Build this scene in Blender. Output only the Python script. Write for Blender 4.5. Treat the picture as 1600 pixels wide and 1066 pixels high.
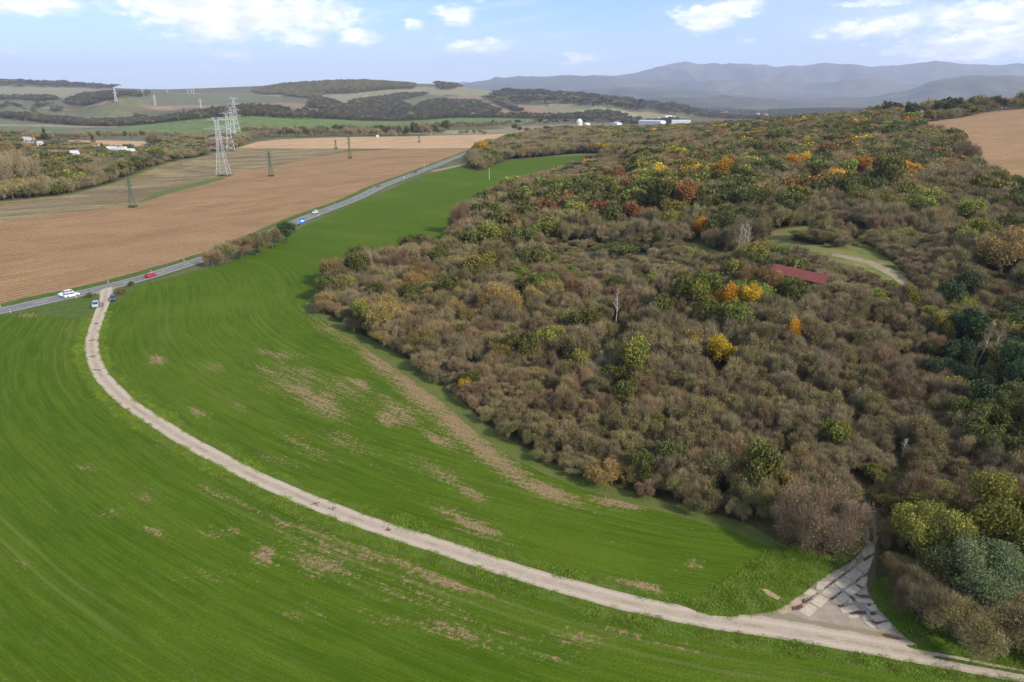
import bpy, bmesh, math, random
import numpy as np
from mathutils import Vector, Matrix
from mathutils.geometry import delaunay_2d_cdt

R = math.radians
rnd = random.Random(7)
rng = np.random.default_rng(7)
S = bpy.context.scene
for _o in list(bpy.data.objects):
    bpy.data.objects.remove(_o)

# ------------------------------------------------------------------ camera, sun, sky, exposure
CAM_Z = 60.0
PITCH = R(19.6)
FPX = 1600 * 24.0 / 36.0
cam_d = bpy.data.cameras.new('camera')
cam_d.lens = 24.0
cam_d.sensor_width = 36.0
cam_d.clip_start = 1.0
cam_d.clip_end = 120000.0
cam = bpy.data.objects.new('camera', cam_d)
S.collection.objects.link(cam)
cam.location = (0, 0, CAM_Z)
cam.rotation_euler = (R(90) - PITCH, 0, 0)
S.camera = cam

SUN_EL, SUN_AZ = 33.0, 128.0          # azimuth clockwise from +Y (the view direction)
sun_d = bpy.data.lights.new('sun', 'SUN')
sun_d.energy = 3.6
sun_d.angle = R(1.2)
sun_d.color = (1.0, 0.91, 0.76)
sun = bpy.data.objects.new('sun', sun_d)
S.collection.objects.link(sun)
_sv = Vector((math.sin(R(SUN_AZ)) * math.cos(R(SUN_EL)), math.cos(R(SUN_AZ)) * math.cos(R(SUN_EL)), math.sin(R(SUN_EL))))
sun.rotation_euler = _sv.to_track_quat('Z', 'Y').to_euler()
sun.location = (0, 0, 300)

S.view_settings.view_transform = 'Standard'
S.view_settings.look = 'None'
S.view_settings.gamma = 1.0
S.view_settings.use_curve_mapping = False
S.view_settings.exposure = 0.66
S.cycles.max_bounces = 5
S.cycles.diffuse_bounces = 2
S.cycles.glossy_bounces = 1
S.cycles.transmission_bounces = 2
S.cycles.volume_bounces = 1
S.cycles.transparent_max_bounces = 8
S.cycles.use_denoising = True


class NT:
    """small helper to wire nodes"""
    def __init__(self, tree):
        self.t = tree
        self.t.nodes.clear()

    def n(self, typ, **kw):
        nd = self.t.nodes.new(typ)
        for k, v in kw.items():
            setattr(nd, k, v)
        return nd

    def link(self, a, b):
        self.t.links.new(a, b)

    def val(self, sock, v):
        if hasattr(v, 'is_linked') or hasattr(v, 'links'):
            self.t.links.new(v, sock)
        else:
            if isinstance(v, tuple) and len(v) == 3 and sock.type == 'RGBA':
                v = (*v, 1)
            sock.default_value = v

    def math(self, op, a, b=0.0, c=None, clamp=False):
        nd = self.n('ShaderNodeMath', operation=op, use_clamp=clamp)
        self.val(nd.inputs[0], a)
        self.val(nd.inputs[1], b)
        if c is not None:
            self.val(nd.inputs[2], c)
        return nd.outputs[0]

    def mix(self, f, a, b, blend='MIX'):
        nd = self.n('ShaderNodeMix', data_type='RGBA', blend_type=blend)
        self.val(nd.inputs[0], f)
        self.val(nd.inputs[6], a)
        self.val(nd.inputs[7], b)
        return nd.outputs[2]

    def noise(self, vec, scale, detail=3.0, rough=0.55, out=0):
        nd = self.n('ShaderNodeTexNoise')
        self.link(vec, nd.inputs['Vector'])
        nd.inputs['Scale'].default_value = scale
        nd.inputs['Detail'].default_value = detail
        nd.inputs['Roughness'].default_value = rough
        return nd.outputs[out]

    def smooth(self, x, lo, hi, to0=0.0, to1=1.0):
        nd = self.n('ShaderNodeMapRange', interpolation_type='SMOOTHSTEP')
        self.val(nd.inputs[0], x)
        nd.inputs[1].default_value = lo
        nd.inputs[2].default_value = hi
        nd.inputs[3].default_value = to0
        nd.inputs[4].default_value = to1
        return nd.outputs[0]

    def lin(self, x, lo, hi, to0=0.0, to1=1.0):
        nd = self.n('ShaderNodeMapRange')
        self.val(nd.inputs[0], x)
        nd.inputs[1].default_value = lo
        nd.inputs[2].default_value = hi
        nd.inputs[3].default_value = to0
        nd.inputs[4].default_value = to1
        return nd.outputs[0]

    def comb(self, x, y, z=0.0):
        nd = self.n('ShaderNodeCombineXYZ')
        self.val(nd.inputs[0], x)
        self.val(nd.inputs[1], y)
        self.val(nd.inputs[2], z)
        return nd.outputs[0]


def px_azel(px, py):
    x, y = (px - 800) / FPX, -(py - 533) / FPX
    d = Vector((x, math.cos(PITCH) + y * math.sin(PITCH), -math.sin(PITCH) + y * math.cos(PITCH))).normalized()
    return math.atan2(d.x, d.y), math.asin(d.z)


world = bpy.data.worlds.new('World')
S.world = world
world.use_nodes = True
w = NT(world.node_tree)
out = w.n('ShaderNodeOutputWorld')
bg = w.n('ShaderNodeBackground')
bg.inputs['Strength'].default_value = 0.105
w.link(bg.outputs[0], out.inputs[0])
sky = w.n('ShaderNodeTexSky', sky_type='NISHITA')
sky.sun_disc = False
sky.sun_elevation = R(SUN_EL)
sky.sun_rotation = R(SUN_AZ)
sky.altitude = 200
sky.air_density = 1.0
sky.dust_density = 0.6
sky.ozone_density = 3.0
geo = w.n('ShaderNodeTexCoord')
sep = w.n('ShaderNodeSeparateXYZ')
w.link(geo.outputs['Generated'], sep.inputs[0])
azs = w.math('ARCTAN2', sep.outputs[0], sep.outputs[1])
els = w.math('ARCSINE', sep.outputs[2])
# cloud field: every cloud of the photograph sits at its own bearing; away from them scattered cloud goes on
CLOUDS = [  # px, py, rx, ry, weight
    (385, 20, 150, 28, 1.35), (330, 40, 70, 24, 1.1), (480, 28, 85, 20, 1.15), (300, 8, 110, 22, 1.2), (215, 12, 26, 12, .9), (25, 5, 70, 15, 1.15),
    (560, 56, 34, 13, 1.05), (468, 60, 34, 14, .95), (710, 24, 34, 15, 1.05), (645, 38, 17, 8, .85),
    (745, 69, 55, 11, .98), (355, 84, 40, 9, .8), (330, 112, 26, 9, .66), (20, 78, 26, 8, .64),
    (1100, 30, 42, 19, 1.15), (1145, 12, 40, 13, 1.2), (905, 90, 30, 11, .8),
    (1350, 45, 70, 14, .95), (1290, 60, 50, 10, .6), (1420, 32, 60, 12, .85), (1560, 20, 110, 16, 1.05), (1540, 70, 120, 24, .98), (1590, 40, 90, 14, .95),
    (1370, 3, 45, 7, .9), (740, 3, 30, 6, .6), (1165, 65, 22, 8, .55), (610, 80, 20, 7, .45),
]
tot = None
vn = w.comb(w.math('MULTIPLY', azs, 14.0), w.math('MULTIPLY', els, 34.0))
dn = w.n('ShaderNodeTexNoise')
w.link(vn, dn.inputs['Vector'])
dn.inputs['Scale'].default_value = 1.6
dn.inputs['Detail'].default_value = 4
dcol = w.n('ShaderNodeSeparateXYZ')
w.link(dn.outputs[1], dcol.inputs[0])
azw = w.math('ADD', azs, w.math('MULTIPLY', w.math('SUBTRACT', dcol.outputs[0], .5), .045))
elw = w.math('ADD', els, w.math('MULTIPLY', w.math('SUBTRACT', dcol.outputs[1], .5), .018))
for (cx, cy, rx, ry, wt) in CLOUDS:
    a0, e0 = px_azel(cx, cy)
    sa, se = rx / FPX, ry / FPX
    dx = w.math('DIVIDE', w.math('SUBTRACT', azw, a0), sa)
    dy = w.math('DIVIDE', w.math('SUBTRACT', elw, e0), se)
    q = w.math('ADD', w.math('MULTIPLY', dx, dx), w.math('MULTIPLY', dy, dy))
    g = w.math('MULTIPLY', w.math('EXPONENT', w.math('MULTIPLY', q, -0.8)), wt)
    tot = g if tot is None else w.math('MAXIMUM', tot, g)
# scattered cumulus above and beside the view
upper = w.smooth(els, .135, .22)
side = w.smooth(w.math('ABSOLUTE', azs), .68, .85)
gen = w.math('MULTIPLY', w.math('MAXIMUM', upper, side), w.smooth(els, .0, .05))
big = w.noise(w.comb(w.math('MULTIPLY', azs, 3.0), w.math('MULTIPLY', els, 7.0)), 1.3, 2)
tot = w.math('MAXIMUM', tot, w.math('MULTIPLY', gen, w.lin(big, .42, .62, 0, .95)))
fine = w.noise(vn, 3.2, 7, .62)
dens = w.math('ADD', tot, w.math('MULTIPLY', w.math('SUBTRACT', fine, .5), 1.4))
cmask = w.smooth(dens, .36, 1.0)
# thin cirrus veil
veil = w.noise(w.comb(w.math('MULTIPLY', azs, 5.0), w.math('MULTIPLY', w.math('SUBTRACT', els, w.math('MULTIPLY', azs, .12)), 40.0)), 1.0, 5, .6)
veilm = w.math('MULTIPLY', w.smooth(veil, .42, .75), .45)
veil_r = w.smooth(azs, .05, .6, .0, .5)
lowveil = w.smooth(els, .12, .01, 0, .42)
veilm = w.math('MAXIMUM', w.math('MAXIMUM', veilm, lowveil), w.math('MULTIPLY', veil_r, w.smooth(veil, .3, .6, .4, 1)), clamp=True)
shade = w.noise(w.comb(w.math('MULTIPLY', azs, 14.0), w.math('ADD', w.math('MULTIPLY', els, 34.0), .6)), 2.2, 5, .55)
SKY_TINT = (1.0, 1.0, 1.0)
skyc = w.mix(1.0, sky.outputs[0], (.80, .95, 1.27), 'MULTIPLY')
skyc = w.mix(veilm, skyc, (6.4, 7.0, 8.2))
cloudc = w.mix(w.smooth(shade, .38, .66), (7.2, 7.5, 8.4), (11.0, 11.0, 11.2))
skyc = w.mix(w.math('MULTIPLY', cmask, .93), skyc, cloudc)
w.link(skyc, bg.inputs['Color'])


# ------------------------------------------------------------------ helpers for objects
COL = S.collection


def tag(o, label=None, cat=None, group=None, kind=None):
    if label:
        o['label'] = label
    if cat:
        o['category'] = cat
    if group:
        o['group'] = group
    if kind:
        o['kind'] = kind
    return o


def link(name, data, parent=None, loc=None, rot=None, scale=None):
    o = bpy.data.objects.new(name, data)
    COL.objects.link(o)
    if parent is not None:
        o.parent = parent
    if loc is not None:
        o.location = loc
    if rot is not None:
        o.rotation_euler = rot
    if scale is not None:
        o.scale = scale if hasattr(scale, '__len__') else (scale,) * 3
    return o


def np_mesh(name, V, F, mats, midx=None, smooth=False):
    """V (n,3), F (m,k) with k 3 or 4, one array or a list of arrays"""
    if not isinstance(F, list):
        F = [F]
    F = [np.asarray(f, dtype=np.int32) for f in F if len(f)]
    me = bpy.data.meshes.new(name)
    me.vertices.add(len(V))
    me.vertices.foreach_set('co', np.asarray(V, dtype=np.float32).ravel())
    loops = np.concatenate([f.ravel() for f in F])
    tot_ = np.concatenate([np.full(len(f), f.shape[1], dtype=np.int32) for f in F])
    start = np.concatenate([[0], np.cumsum(tot_)[:-1]]).astype(np.int32)
    me.loops.add(len(loops))
    me.loops.foreach_set('vertex_index', loops)
    me.polygons.add(len(tot_))
    me.polygons.foreach_set('loop_start', start)
    me.polygons.foreach_set('loop_total', tot_)
    for m in mats:
        me.materials.append(m)
    if midx is not None:
        me.polygons.foreach_set('material_index', np.asarray(midx, dtype=np.int32))
    me.polygons.foreach_set('use_smooth', np.full(len(tot_), smooth, dtype=bool))
    me.update(calc_edges=True)
    return me


class MB:
    """collects simple solids into one mesh"""
    def __init__(self):
        self.v, self.f = [], []

    def add(self, vs, fs):
        b = len(self.v)
        self.v += [tuple(x) for x in vs]
        self.f += [tuple(i + b for i in f) for f in fs]

    def box(self, c, s, rz=0.0):
        x, y, z = s[0] / 2, s[1] / 2, s[2] / 2
        vs = [Vector((a * x, b * y, d * z)) for d in (-1, 1) for (a, b) in ((-1, -1), (1, -1), (1, 1), (-1, 1))]
        m = Matrix.Rotation(rz, 3, 'Z')
        self.add([m @ q + Vector(c) for q in vs], [(3, 2, 1, 0), (4, 5, 6, 7), (0, 1, 5, 4), (1, 2, 6, 5), (2, 3, 7, 6), (3, 0, 4, 7)])

    def tube(self, a, b, r0, r1=None, n=6, caps=True):
        r1 = r0 if r1 is None else r1
        a, b = Vector(a), Vector(b)
        d = b - a
        if d.length < 1e-6:
            return
        q = d.to_track_quat('Z', 'Y')
        vs = []
        for p, r_ in ((a, r0), (b, r1)):
            for i in range(n):
                t = 2 * math.pi * i / n
                vs.append(p + q @ Vector((math.cos(t) * r_, math.sin(t) * r_, 0)))
        fs = [(i, (i + 1) % n, n + (i + 1) % n, n + i) for i in range(n)]
        if caps:
            fs += [tuple(range(n - 1, -1, -1)), tuple(range(n, 2 * n))]
        self.add(vs, fs)

    def mesh(self, name, mat, smooth=False):
        me = bpy.data.meshes.new(name)
        me.from_pydata(self.v, [], self.f)
        me.materials.append(mat)
        if smooth:
            me.polygons.foreach_set('use_smooth', [True] * len(me.polygons))
        me.update()
        return me

    def build(self, name, mat, parent=None, smooth=False, **kw):
        return link(name, self.mesh(name, mat, smooth), parent, **kw)


def copy_tree(o, parent=None):
    c = o.copy()
    COL.objects.link(c)
    c.parent = parent
    for ch in o.children:
        copy_tree(ch, c)
    return c


# ------------------------------------------------------------------ noise
def _hash(ix, iy, seed):
    h = (ix.astype(np.int64) * 374761393 + iy.astype(np.int64) * 668265263 + seed * 974634777) & 0x7fffffff
    h = ((h ^ (h >> 13)) * 1274126177) & 0x7fffffff
    h = h ^ (h >> 16)
    return (h & 0xffff) / 65535.0


def vnoise(x, y, seed=0):
    x, y = np.asarray(x, float), np.asarray(y, float)
    ix, iy = np.floor(x), np.floor(y)
    fx, fy = x - ix, y - iy
    fx, fy = fx * fx * (3 - 2 * fx), fy * fy * (3 - 2 * fy)
    a, b = _hash(ix, iy, seed), _hash(ix + 1, iy, seed)
    c, d = _hash(ix, iy + 1, seed), _hash(ix + 1, iy + 1, seed)
    return (a * (1 - fx) + b * fx) * (1 - fy) + (c * (1 - fx) + d * fx) * fy


def fbm(x, y, seed=0, o=4):
    s, a, t = 0, 1.0, 0
    for k in range(o):
        s = s + a * vnoise(x * 2 ** k, y * 2 ** k, seed + k * 17)
        t += a
        a *= .5
    return s / t


# ------------------------------------------------------------------ terrain
def ray_dir(px, py):
    x, y = (np.asarray(px, float) - 800) / FPX, -(np.asarray(py, float) - 533) / FPX
    return x, math.cos(PITCH) + y * math.sin(PITCH), -math.sin(PITCH) + y * math.cos(PITCH)


ctrl = []


def cp(px, py, Y):          # the ground seen at this pixel lies Y metres ahead
    dx, dy, dz = ray_dir(px, py)
    t = Y / dy
    ctrl.append((t * dx, Y, CAM_Z + t * dz))


def cz(px, Y, z):           # height z at bearing of column px
    x = (px - 800) / FPX * math.cos(PITCH)
    ctrl.append((x * Y, Y, z))


for px in (-500, -100, 300, 700, 1100, 1500, 1900, 2300):
    for Y in (12, 25, 50, 90, 130):
        cz(px, Y, 0)
for px in (-500, -250, 0, 250, 500, 700):
    for Y in (180, 260, 380, 560, 800, 1150, 1700):
        cz(px, Y, 0)
for px in (800, 850):
    for Y in (180, 260, 380, 520):
        cz(px, Y, 0 if px < 900 else 1)
cz(740, 640, 0); cz(700, 2200, 0)
cp(60, 217, 900); cp(150, 228, 800); cp(100, 245, 640); cp(0, 240, 660); cp(0, 215, 900); cp(200, 240, 700); cp(-200, 235, 700)
for px in (-500, -200, 0, 200, 400, 600):
    cz(px, 2350, 0)
cz(950, 170, 1); cz(1100, 160, 2); cz(1300, 140, 1.5); cz(1600, 130, 1)
cp(1255, 430, 190); cp(1165, 400, 235); cp(1055, 315, 345); cp(1455, 275, 400); cp(1163, 252, 500)
cp(1430, 192, 690); cp(1600, 166, 820); cp(1400, 420, 205); cp(1600, 420, 205); cp(1540, 340, 290); cp(1600, 280, 400)
cp(940, 400, 262); cp(900, 330, 360); cp(960, 245, 690); cp(1300, 200, 740); cp(1150, 212, 800); cp(1000, 222, 850)
cz(1650, 900, 54); cz(1900, 800, 60); cz(1900, 400, 30); cz(1900, 220, 16); cz(1450, 880, 44); cz(1200, 1000, 22); cz(1000, 1100, 6)
cz(2300, 800, 70); cz(2300, 300, 25); cz(2300, 180, 8)
cz(850, 1000, 0); cz(850, 1500, 0); cz(1000, 1700, -4); cz(1250, 1600, 0); cz(1500, 1500, 10); cz(1800, 1600, 30); cz(2300, 1600, 40)
cz(1000, 2600, -22); cz(1300, 2600, -25); cz(1600, 2600, -22); cz(2200, 2600, -10)
cp(860, 187, 2250); cp(1040, 193, 2500)
# hills beyond the valley
cp(182, 161, 2550); cp(243, 166, 2600); cp(315, 173, 2500); cp(60, 168, 2700); cp(0, 176, 2450); cp(100, 179, 2450)
cp(0, 140, 4200); cp(0, 131, 4800); cp(90, 140, 4200); cp(180, 142, 4300); cp(90, 134, 4900); cp(180, 139, 5100); cp(300, 144, 4200); cp(250, 150, 3600); cp(400, 147, 4000)
cp(480, 152, 3400); cp(300, 160, 3000); cp(450, 166, 2800)
cp(450, 132, 4500); cp(540, 127, 4700); cp(640, 131, 4700); cp(700, 135, 4700); cp(560, 150, 3700); cp(600, 165, 2900); cp(700, 160, 3100); cp(700, 178, 2450); cp(560, 178, 2450); cp(400, 178, 2450)
cp(780, 143, 4300); cp(860, 147, 4200); cp(780, 165, 2900); cp(860, 170, 2800); cp(960, 158, 3900); cp(960, 175, 2700); cp(1050, 168, 4400); cp(1060, 182, 3000); cp(1150, 182, 4000); cp(1300, 172, 5200)
for px in (-500, -250):
    cz(px, 2600, 20); cz(px, 3600, 90); cz(px, 4800, 150)
for px in (-500, -200, 100, 400, 700):
    cz(px, 6200, 110 if px < 600 else 60)
for px in (-500, -200, 100, 400, 700, 1000, 1300, 1600, 1900, 2300):
    cz(px, 9500, -20); cz(px, 14000, -20); cz(px, 26000, -20)
for px in (1000, 1300, 1600, 1900, 2300):
    cz(px, 4400 if px > 1200 else 5600, -38); cz(px, 7000, -35)
ctrl = np.array(ctrl)


def to_uv(X, Y):
    X, Y = np.asarray(X, float), np.asarray(Y, float)
    return np.arctan2(X, Y), np.log(np.maximum(np.hypot(X, Y), 1e-3))


cu, cv = to_uv(ctrl[:, 0], ctrl[:, 1])
KU = 2.2
_C = .05


def _phi(a, b):
    d2 = ((a[:, None, :] - b[None, :, :]) ** 2).sum(-1)
    return -np.sqrt(d2 + _C ** 2)


P0 = np.stack([cu * KU, cv], 1)
A_ = _phi(P0, P0) - np.eye(len(P0)) * 0.012
zmean = 0.0
n_ = len(P0)
AA = np.block([[A_, np.ones((n_, 1))], [np.ones((1, n_)), np.zeros((1, 1))]])
sol = np.linalg.solve(AA, np.concatenate([ctrl[:, 2], [0]]))
UMAX = R(64)
V0, V1 = math.log(12.0), math.log(26000.0)
GU, GV = 420, 760
gu = np.linspace(-UMAX, UMAX, GU)
gv = np.linspace(V0, V1, GV)
GZ = np.zeros((GV, GU))
for k in range(GV):
    Q = np.stack([gu * KU, np.full(GU, gv[k])], 1)
    GZ[k] = _phi(Q, P0) @ sol[:-1] + sol[-1]
_D = np.exp(gv)[:, None]
_X = np.sin(gu)[None, :] * _D
_Y = np.cos(gu)[None, :] * _D
_far = np.clip((_D - 2300) / 1500, 0, 1)
GZ += _far * (fbm(_X / 700 + 9, _Y / 700, 5, 3) - .5) * 26
# keep the near valley floor really flat, with faint swells
_near = 1 - np.clip((_D - 120) / 120, 0, 1)
GZ = GZ * (1 - _near * (np.abs(GZ) < 3)) + (fbm(_X / 60, _Y / 60, 2, 3) - .5) * .9 * np.clip(_D / 400, .3, 1)


def height(X, Y):
    u, v = to_uv(X, Y)
    fu = np.clip((u + UMAX) / (2 * UMAX) * (GU - 1), 0, GU - 1.001)
    fv = np.clip((v - V0) / (V1 - V0) * (GV - 1), 0, GV - 1.001)
    i, j = fu.astype(int), fv.astype(int)
    a, b = fu - i, fv - j
    return (GZ[j, i] * (1 - a) + GZ[j, i + 1] * a) * (1 - b) + (GZ[j + 1, i] * (1 - a) + GZ[j + 1, i + 1] * a) * b


_marchD = np.exp(np.linspace(math.log(25), math.log(24000), 1100))


def pick(px, py):
    """where the sight line through a pixel of the photograph first meets the ground"""
    px, py = np.atleast_1d(np.asarray(px, float)), np.atleast_1d(np.asarray(py, float))
    dx, dy, dz = ray_dir(px, py)
    h = np.hypot(dx, dy)
    X = dx / h
    Yc = dy / h
    zc = dz / h
    res = np.zeros((len(px), 3))
    Xs = X[:, None] * _marchD
    Ys = Yc[:, None] * _marchD
    Zr = CAM_Z + zc[:, None] * _marchD
    below = Zr < height(Xs, Ys)
    idx = np.where(below.any(1), below.argmax(1), len(_marchD) - 1)
    idx = np.maximum(idx, 1)
    lo, hi = _marchD[idx - 1].copy(), _marchD[idx].copy()
    for _ in range(14):
        m = (lo + hi) / 2
        b = CAM_Z + zc * m < height(X * m, Yc * m)
        hi = np.where(b, m, hi)
        lo = np.where(b, lo, m)
    res[:, 0], res[:, 1] = X * hi, Yc * hi
    res[:, 2] = height(res[:, 0], res[:, 1])
    return res


def at(px, py):
    p = pick(px, py)[0]
    return Vector(p)


def pline(pts, step=None):
    """pixel polyline -> dense world polyline (XY)"""
    P = np.array(pts, float)
    W = pick(P[:, 0], P[:, 1])[:, :2]
    if step:
        out_ = [W[0]]
        for a, b in zip(W[:-1], W[1:]):
            n = max(1, int(np.hypot(*(b - a)) / step))
            for k in range(1, n + 1):
                out_.append(a + (b - a) * k / n)
        W = np.array(out_)
    return W


def smooth_line(W, n=8):
    """Catmull-Rom through the points"""
    P = np.vstack([2 * W[0] - W[1], W, 2 * W[-1] - W[-2]])
    o = []
    for i in range(1, len(P) - 2):
        for k in range(n):
            t = k / n
            o.append(.5 * (2 * P[i] + (P[i + 1] - P[i - 1]) * t + (2 * P[i - 1] - 5 * P[i] + 4 * P[i + 1] - P[i + 2]) * t * t
                           + (3 * P[i] - P[i - 1] - 3 * P[i + 1] + P[i + 2]) * t ** 3))
    o.append(P[-2])
    return np.array(o)


def resample(W, step):
    d = np.concatenate([[0], np.cumsum(np.hypot(*np.diff(W, axis=0).T))])
    n = max(2, int(d[-1] / step) + 1)
    s = np.linspace(0, d[-1], n)
    return np.stack([np.interp(s, d, W[:, 0]), np.interp(s, d, W[:, 1])], 1), s


def offset_strip(W, wl, wr, jit=0.0, seed=0):
    T = np.gradient(W, axis=0)
    T /= np.maximum(np.hypot(T[:, 0], T[:, 1])[:, None], 1e-9)
    N = np.stack([-T[:, 1], T[:, 0]], 1)
    s = np.arange(len(W))
    jl = (vnoise(s * .7, s * 0 + .5, seed) - .5) * 2 * jit
    jr = (vnoise(s * .7, s * 0 + 7.5, seed + 3) - .5) * 2 * jit
    L = W + N * (wl + jl)[:, None] if np.ndim(wl) else W + N * (np.full(len(W), wl) + jl)[:, None]
    Rr = W - N * (wr + jr)[:, None] if np.ndim(wr) else W - N * (np.full(len(W), wr) + jr)[:, None]
    return L, Rr


def inside(X, Y, poly):
    X, Y = np.asarray(X), np.asarray(Y)
    c = np.zeros(X.shape, bool)
    n = len(poly)
    for i in range(n):
        x1, y1 = poly[i]
        x2, y2 = poly[(i + 1) % n]
        if y1 == y2:
            continue
        m = ((y1 > Y) != (y2 > Y)) & (X < (x2 - x1) * (Y - y1) / (y2 - y1) + x1)
        c ^= m
    return c


def dist_poly(X, Y, W):
    """distance to a polyline, arclength of the nearest point, side"""
    best = np.full(X.shape, 1e18)
    arc = np.zeros(X.shape)
    side = np.ones(X.shape)
    s0 = 0.0
    for (x1, y1), (x2, y2) in zip(W[:-1], W[1:]):
        ex, ey = x2 - x1, y2 - y1
        L = math.hypot(ex, ey)
        if L < 1e-6:
            continue
        t = np.clip(((X - x1) * ex + (Y - y1) * ey) / L ** 2, 0, 1)
        d = np.hypot(X - x1 - t * ex, Y - y1 - t * ey)
        m = d < best
        best = np.where(m, d, best)
        arc = np.where(m, s0 + t * L, arc)
        side = np.where(m, np.sign(ex * (Y - y1) - ey * (X - x1)), side)
        s0 += L
    return best, arc, side


# ------------------------------------------------------------------ materials
def material(name):
    m = bpy.data.materials.new(name)
    m.use_nodes = True
    t = NT(m.node_tree)
    o = t.n('ShaderNodeOutputMaterial')
    p = t.n('ShaderNodeBsdfPrincipled')
    p.inputs['Specular IOR Level'].default_value = .08
    p.inputs['Roughness'].default_value = .9
    t.link(p.outputs[0], o.inputs[0])
    return m, t, p, o


def plain(name, col, rough=.6, metal=0.0, spec=.4, var=.08, scale=3.0):
    m, t, p, o = material(name)
    g = t.n('ShaderNodeTexCoord')
    nz = t.noise(g.outputs['Object'], scale, 4)
    c = t.mix(t.lin(nz, .3, .7), tuple(x * (1 - var) for x in col), tuple(min(1, x * (1 + var)) for x in col))
    t.link(c, p.inputs['Base Color'])
    p.inputs['Roughness'].default_value = rough
    p.inputs['Metallic'].default_value = metal
    p.inputs['Specular IOR Level'].default_value = spec
    return m


def pos(t):
    return t.n('ShaderNodeNewGeometry').outputs['Position']


def scaled(t, vec, s):
    nd = t.n('ShaderNodeVectorMath', operation='MULTIPLY')
    t.link(vec, nd.inputs[0])
    nd.inputs[1].default_value = s
    return nd.outputs[0]


def rotated(t, vec, ang):
    nd = t.n('ShaderNodeVectorRotate', rotation_type='Z_AXIS')
    t.link(vec, nd.inputs['Vector'])
    nd.inputs['Angle'].default_value = ang
    return nd.outputs[0]


def bump(t, p, h, dist, strength=1.0):
    b = t.n('ShaderNodeBump')
    b.inputs['Strength'].default_value = strength
    b.inputs['Distance'].default_value = dist
    t.link(h, b.inputs['Height'])
    t.link(b.outputs[0], p.inputs['Normal'])


def field_mat(name, c1, c2, c3=None, ang=0.0, stretch=(.02, .6), fine=1.2, row=0.0, rowgap=3.0, bumpd=.15, lo=.35, hi=.68):
    """bare or cropped field: broad mottling, streaks along the working direction, fine grain"""
    m, t, p, o = material(name)
    P = pos(t)
    Pr = rotated(t, P, ang)
    broad = t.noise(P, .012, 4, .6)
    st = t.noise(scaled(t, Pr, (stretch[0], stretch[1], 1)), 1.0, 4, .6)
    fn = t.noise(P, fine, 3, .7)
    col = t.mix(t.smooth(st, lo, hi), c1, c2)
    if c3:
        col = t.mix(t.smooth(broad, .42, .66), col, c3)
    col = t.mix(t.math('MULTIPLY', t.smooth(fn, .38, .68), .55), col, tuple(x * .5 for x in c1))
    damp = t.noise(scaled(t, Pr, (.35, 1, 1)), .028, 5, .65)
    col = t.mix(t.math('MULTIPLY', t.smooth(damp, .48, .66), .42), col, tuple(x * .62 for x in c1))
    h = fn
    if row:
        wv = t.n('ShaderNodeTexWave', wave_type='BANDS', bands_direction='Y')
        t.link(Pr, wv.inputs['Vector'])
        wv.inputs['Scale'].default_value = 1.0 / rowgap / 3.14
        wv.inputs['Distortion'].default_value = 1.2
        wv.inputs['Detail'].default_value = 2
        wv.inputs['Detail Scale'].default_value = .6
        br = t.noise(P, .05, 3)
        f = t.math('MULTIPLY', t.math('MULTIPLY', t.smooth(wv.outputs[1], .5, .95), row), t.smooth(br, .4, .6))
        col = t.mix(f, col, tuple(x * .5 for x in c1))
        h = t.math('ADD', fn, t.math('MULTIPLY', wv.outputs[1], -.7))
    t.link(col, p.inputs['Base Color'])
    bump(t, p, h, bumpd)
    return m


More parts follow.
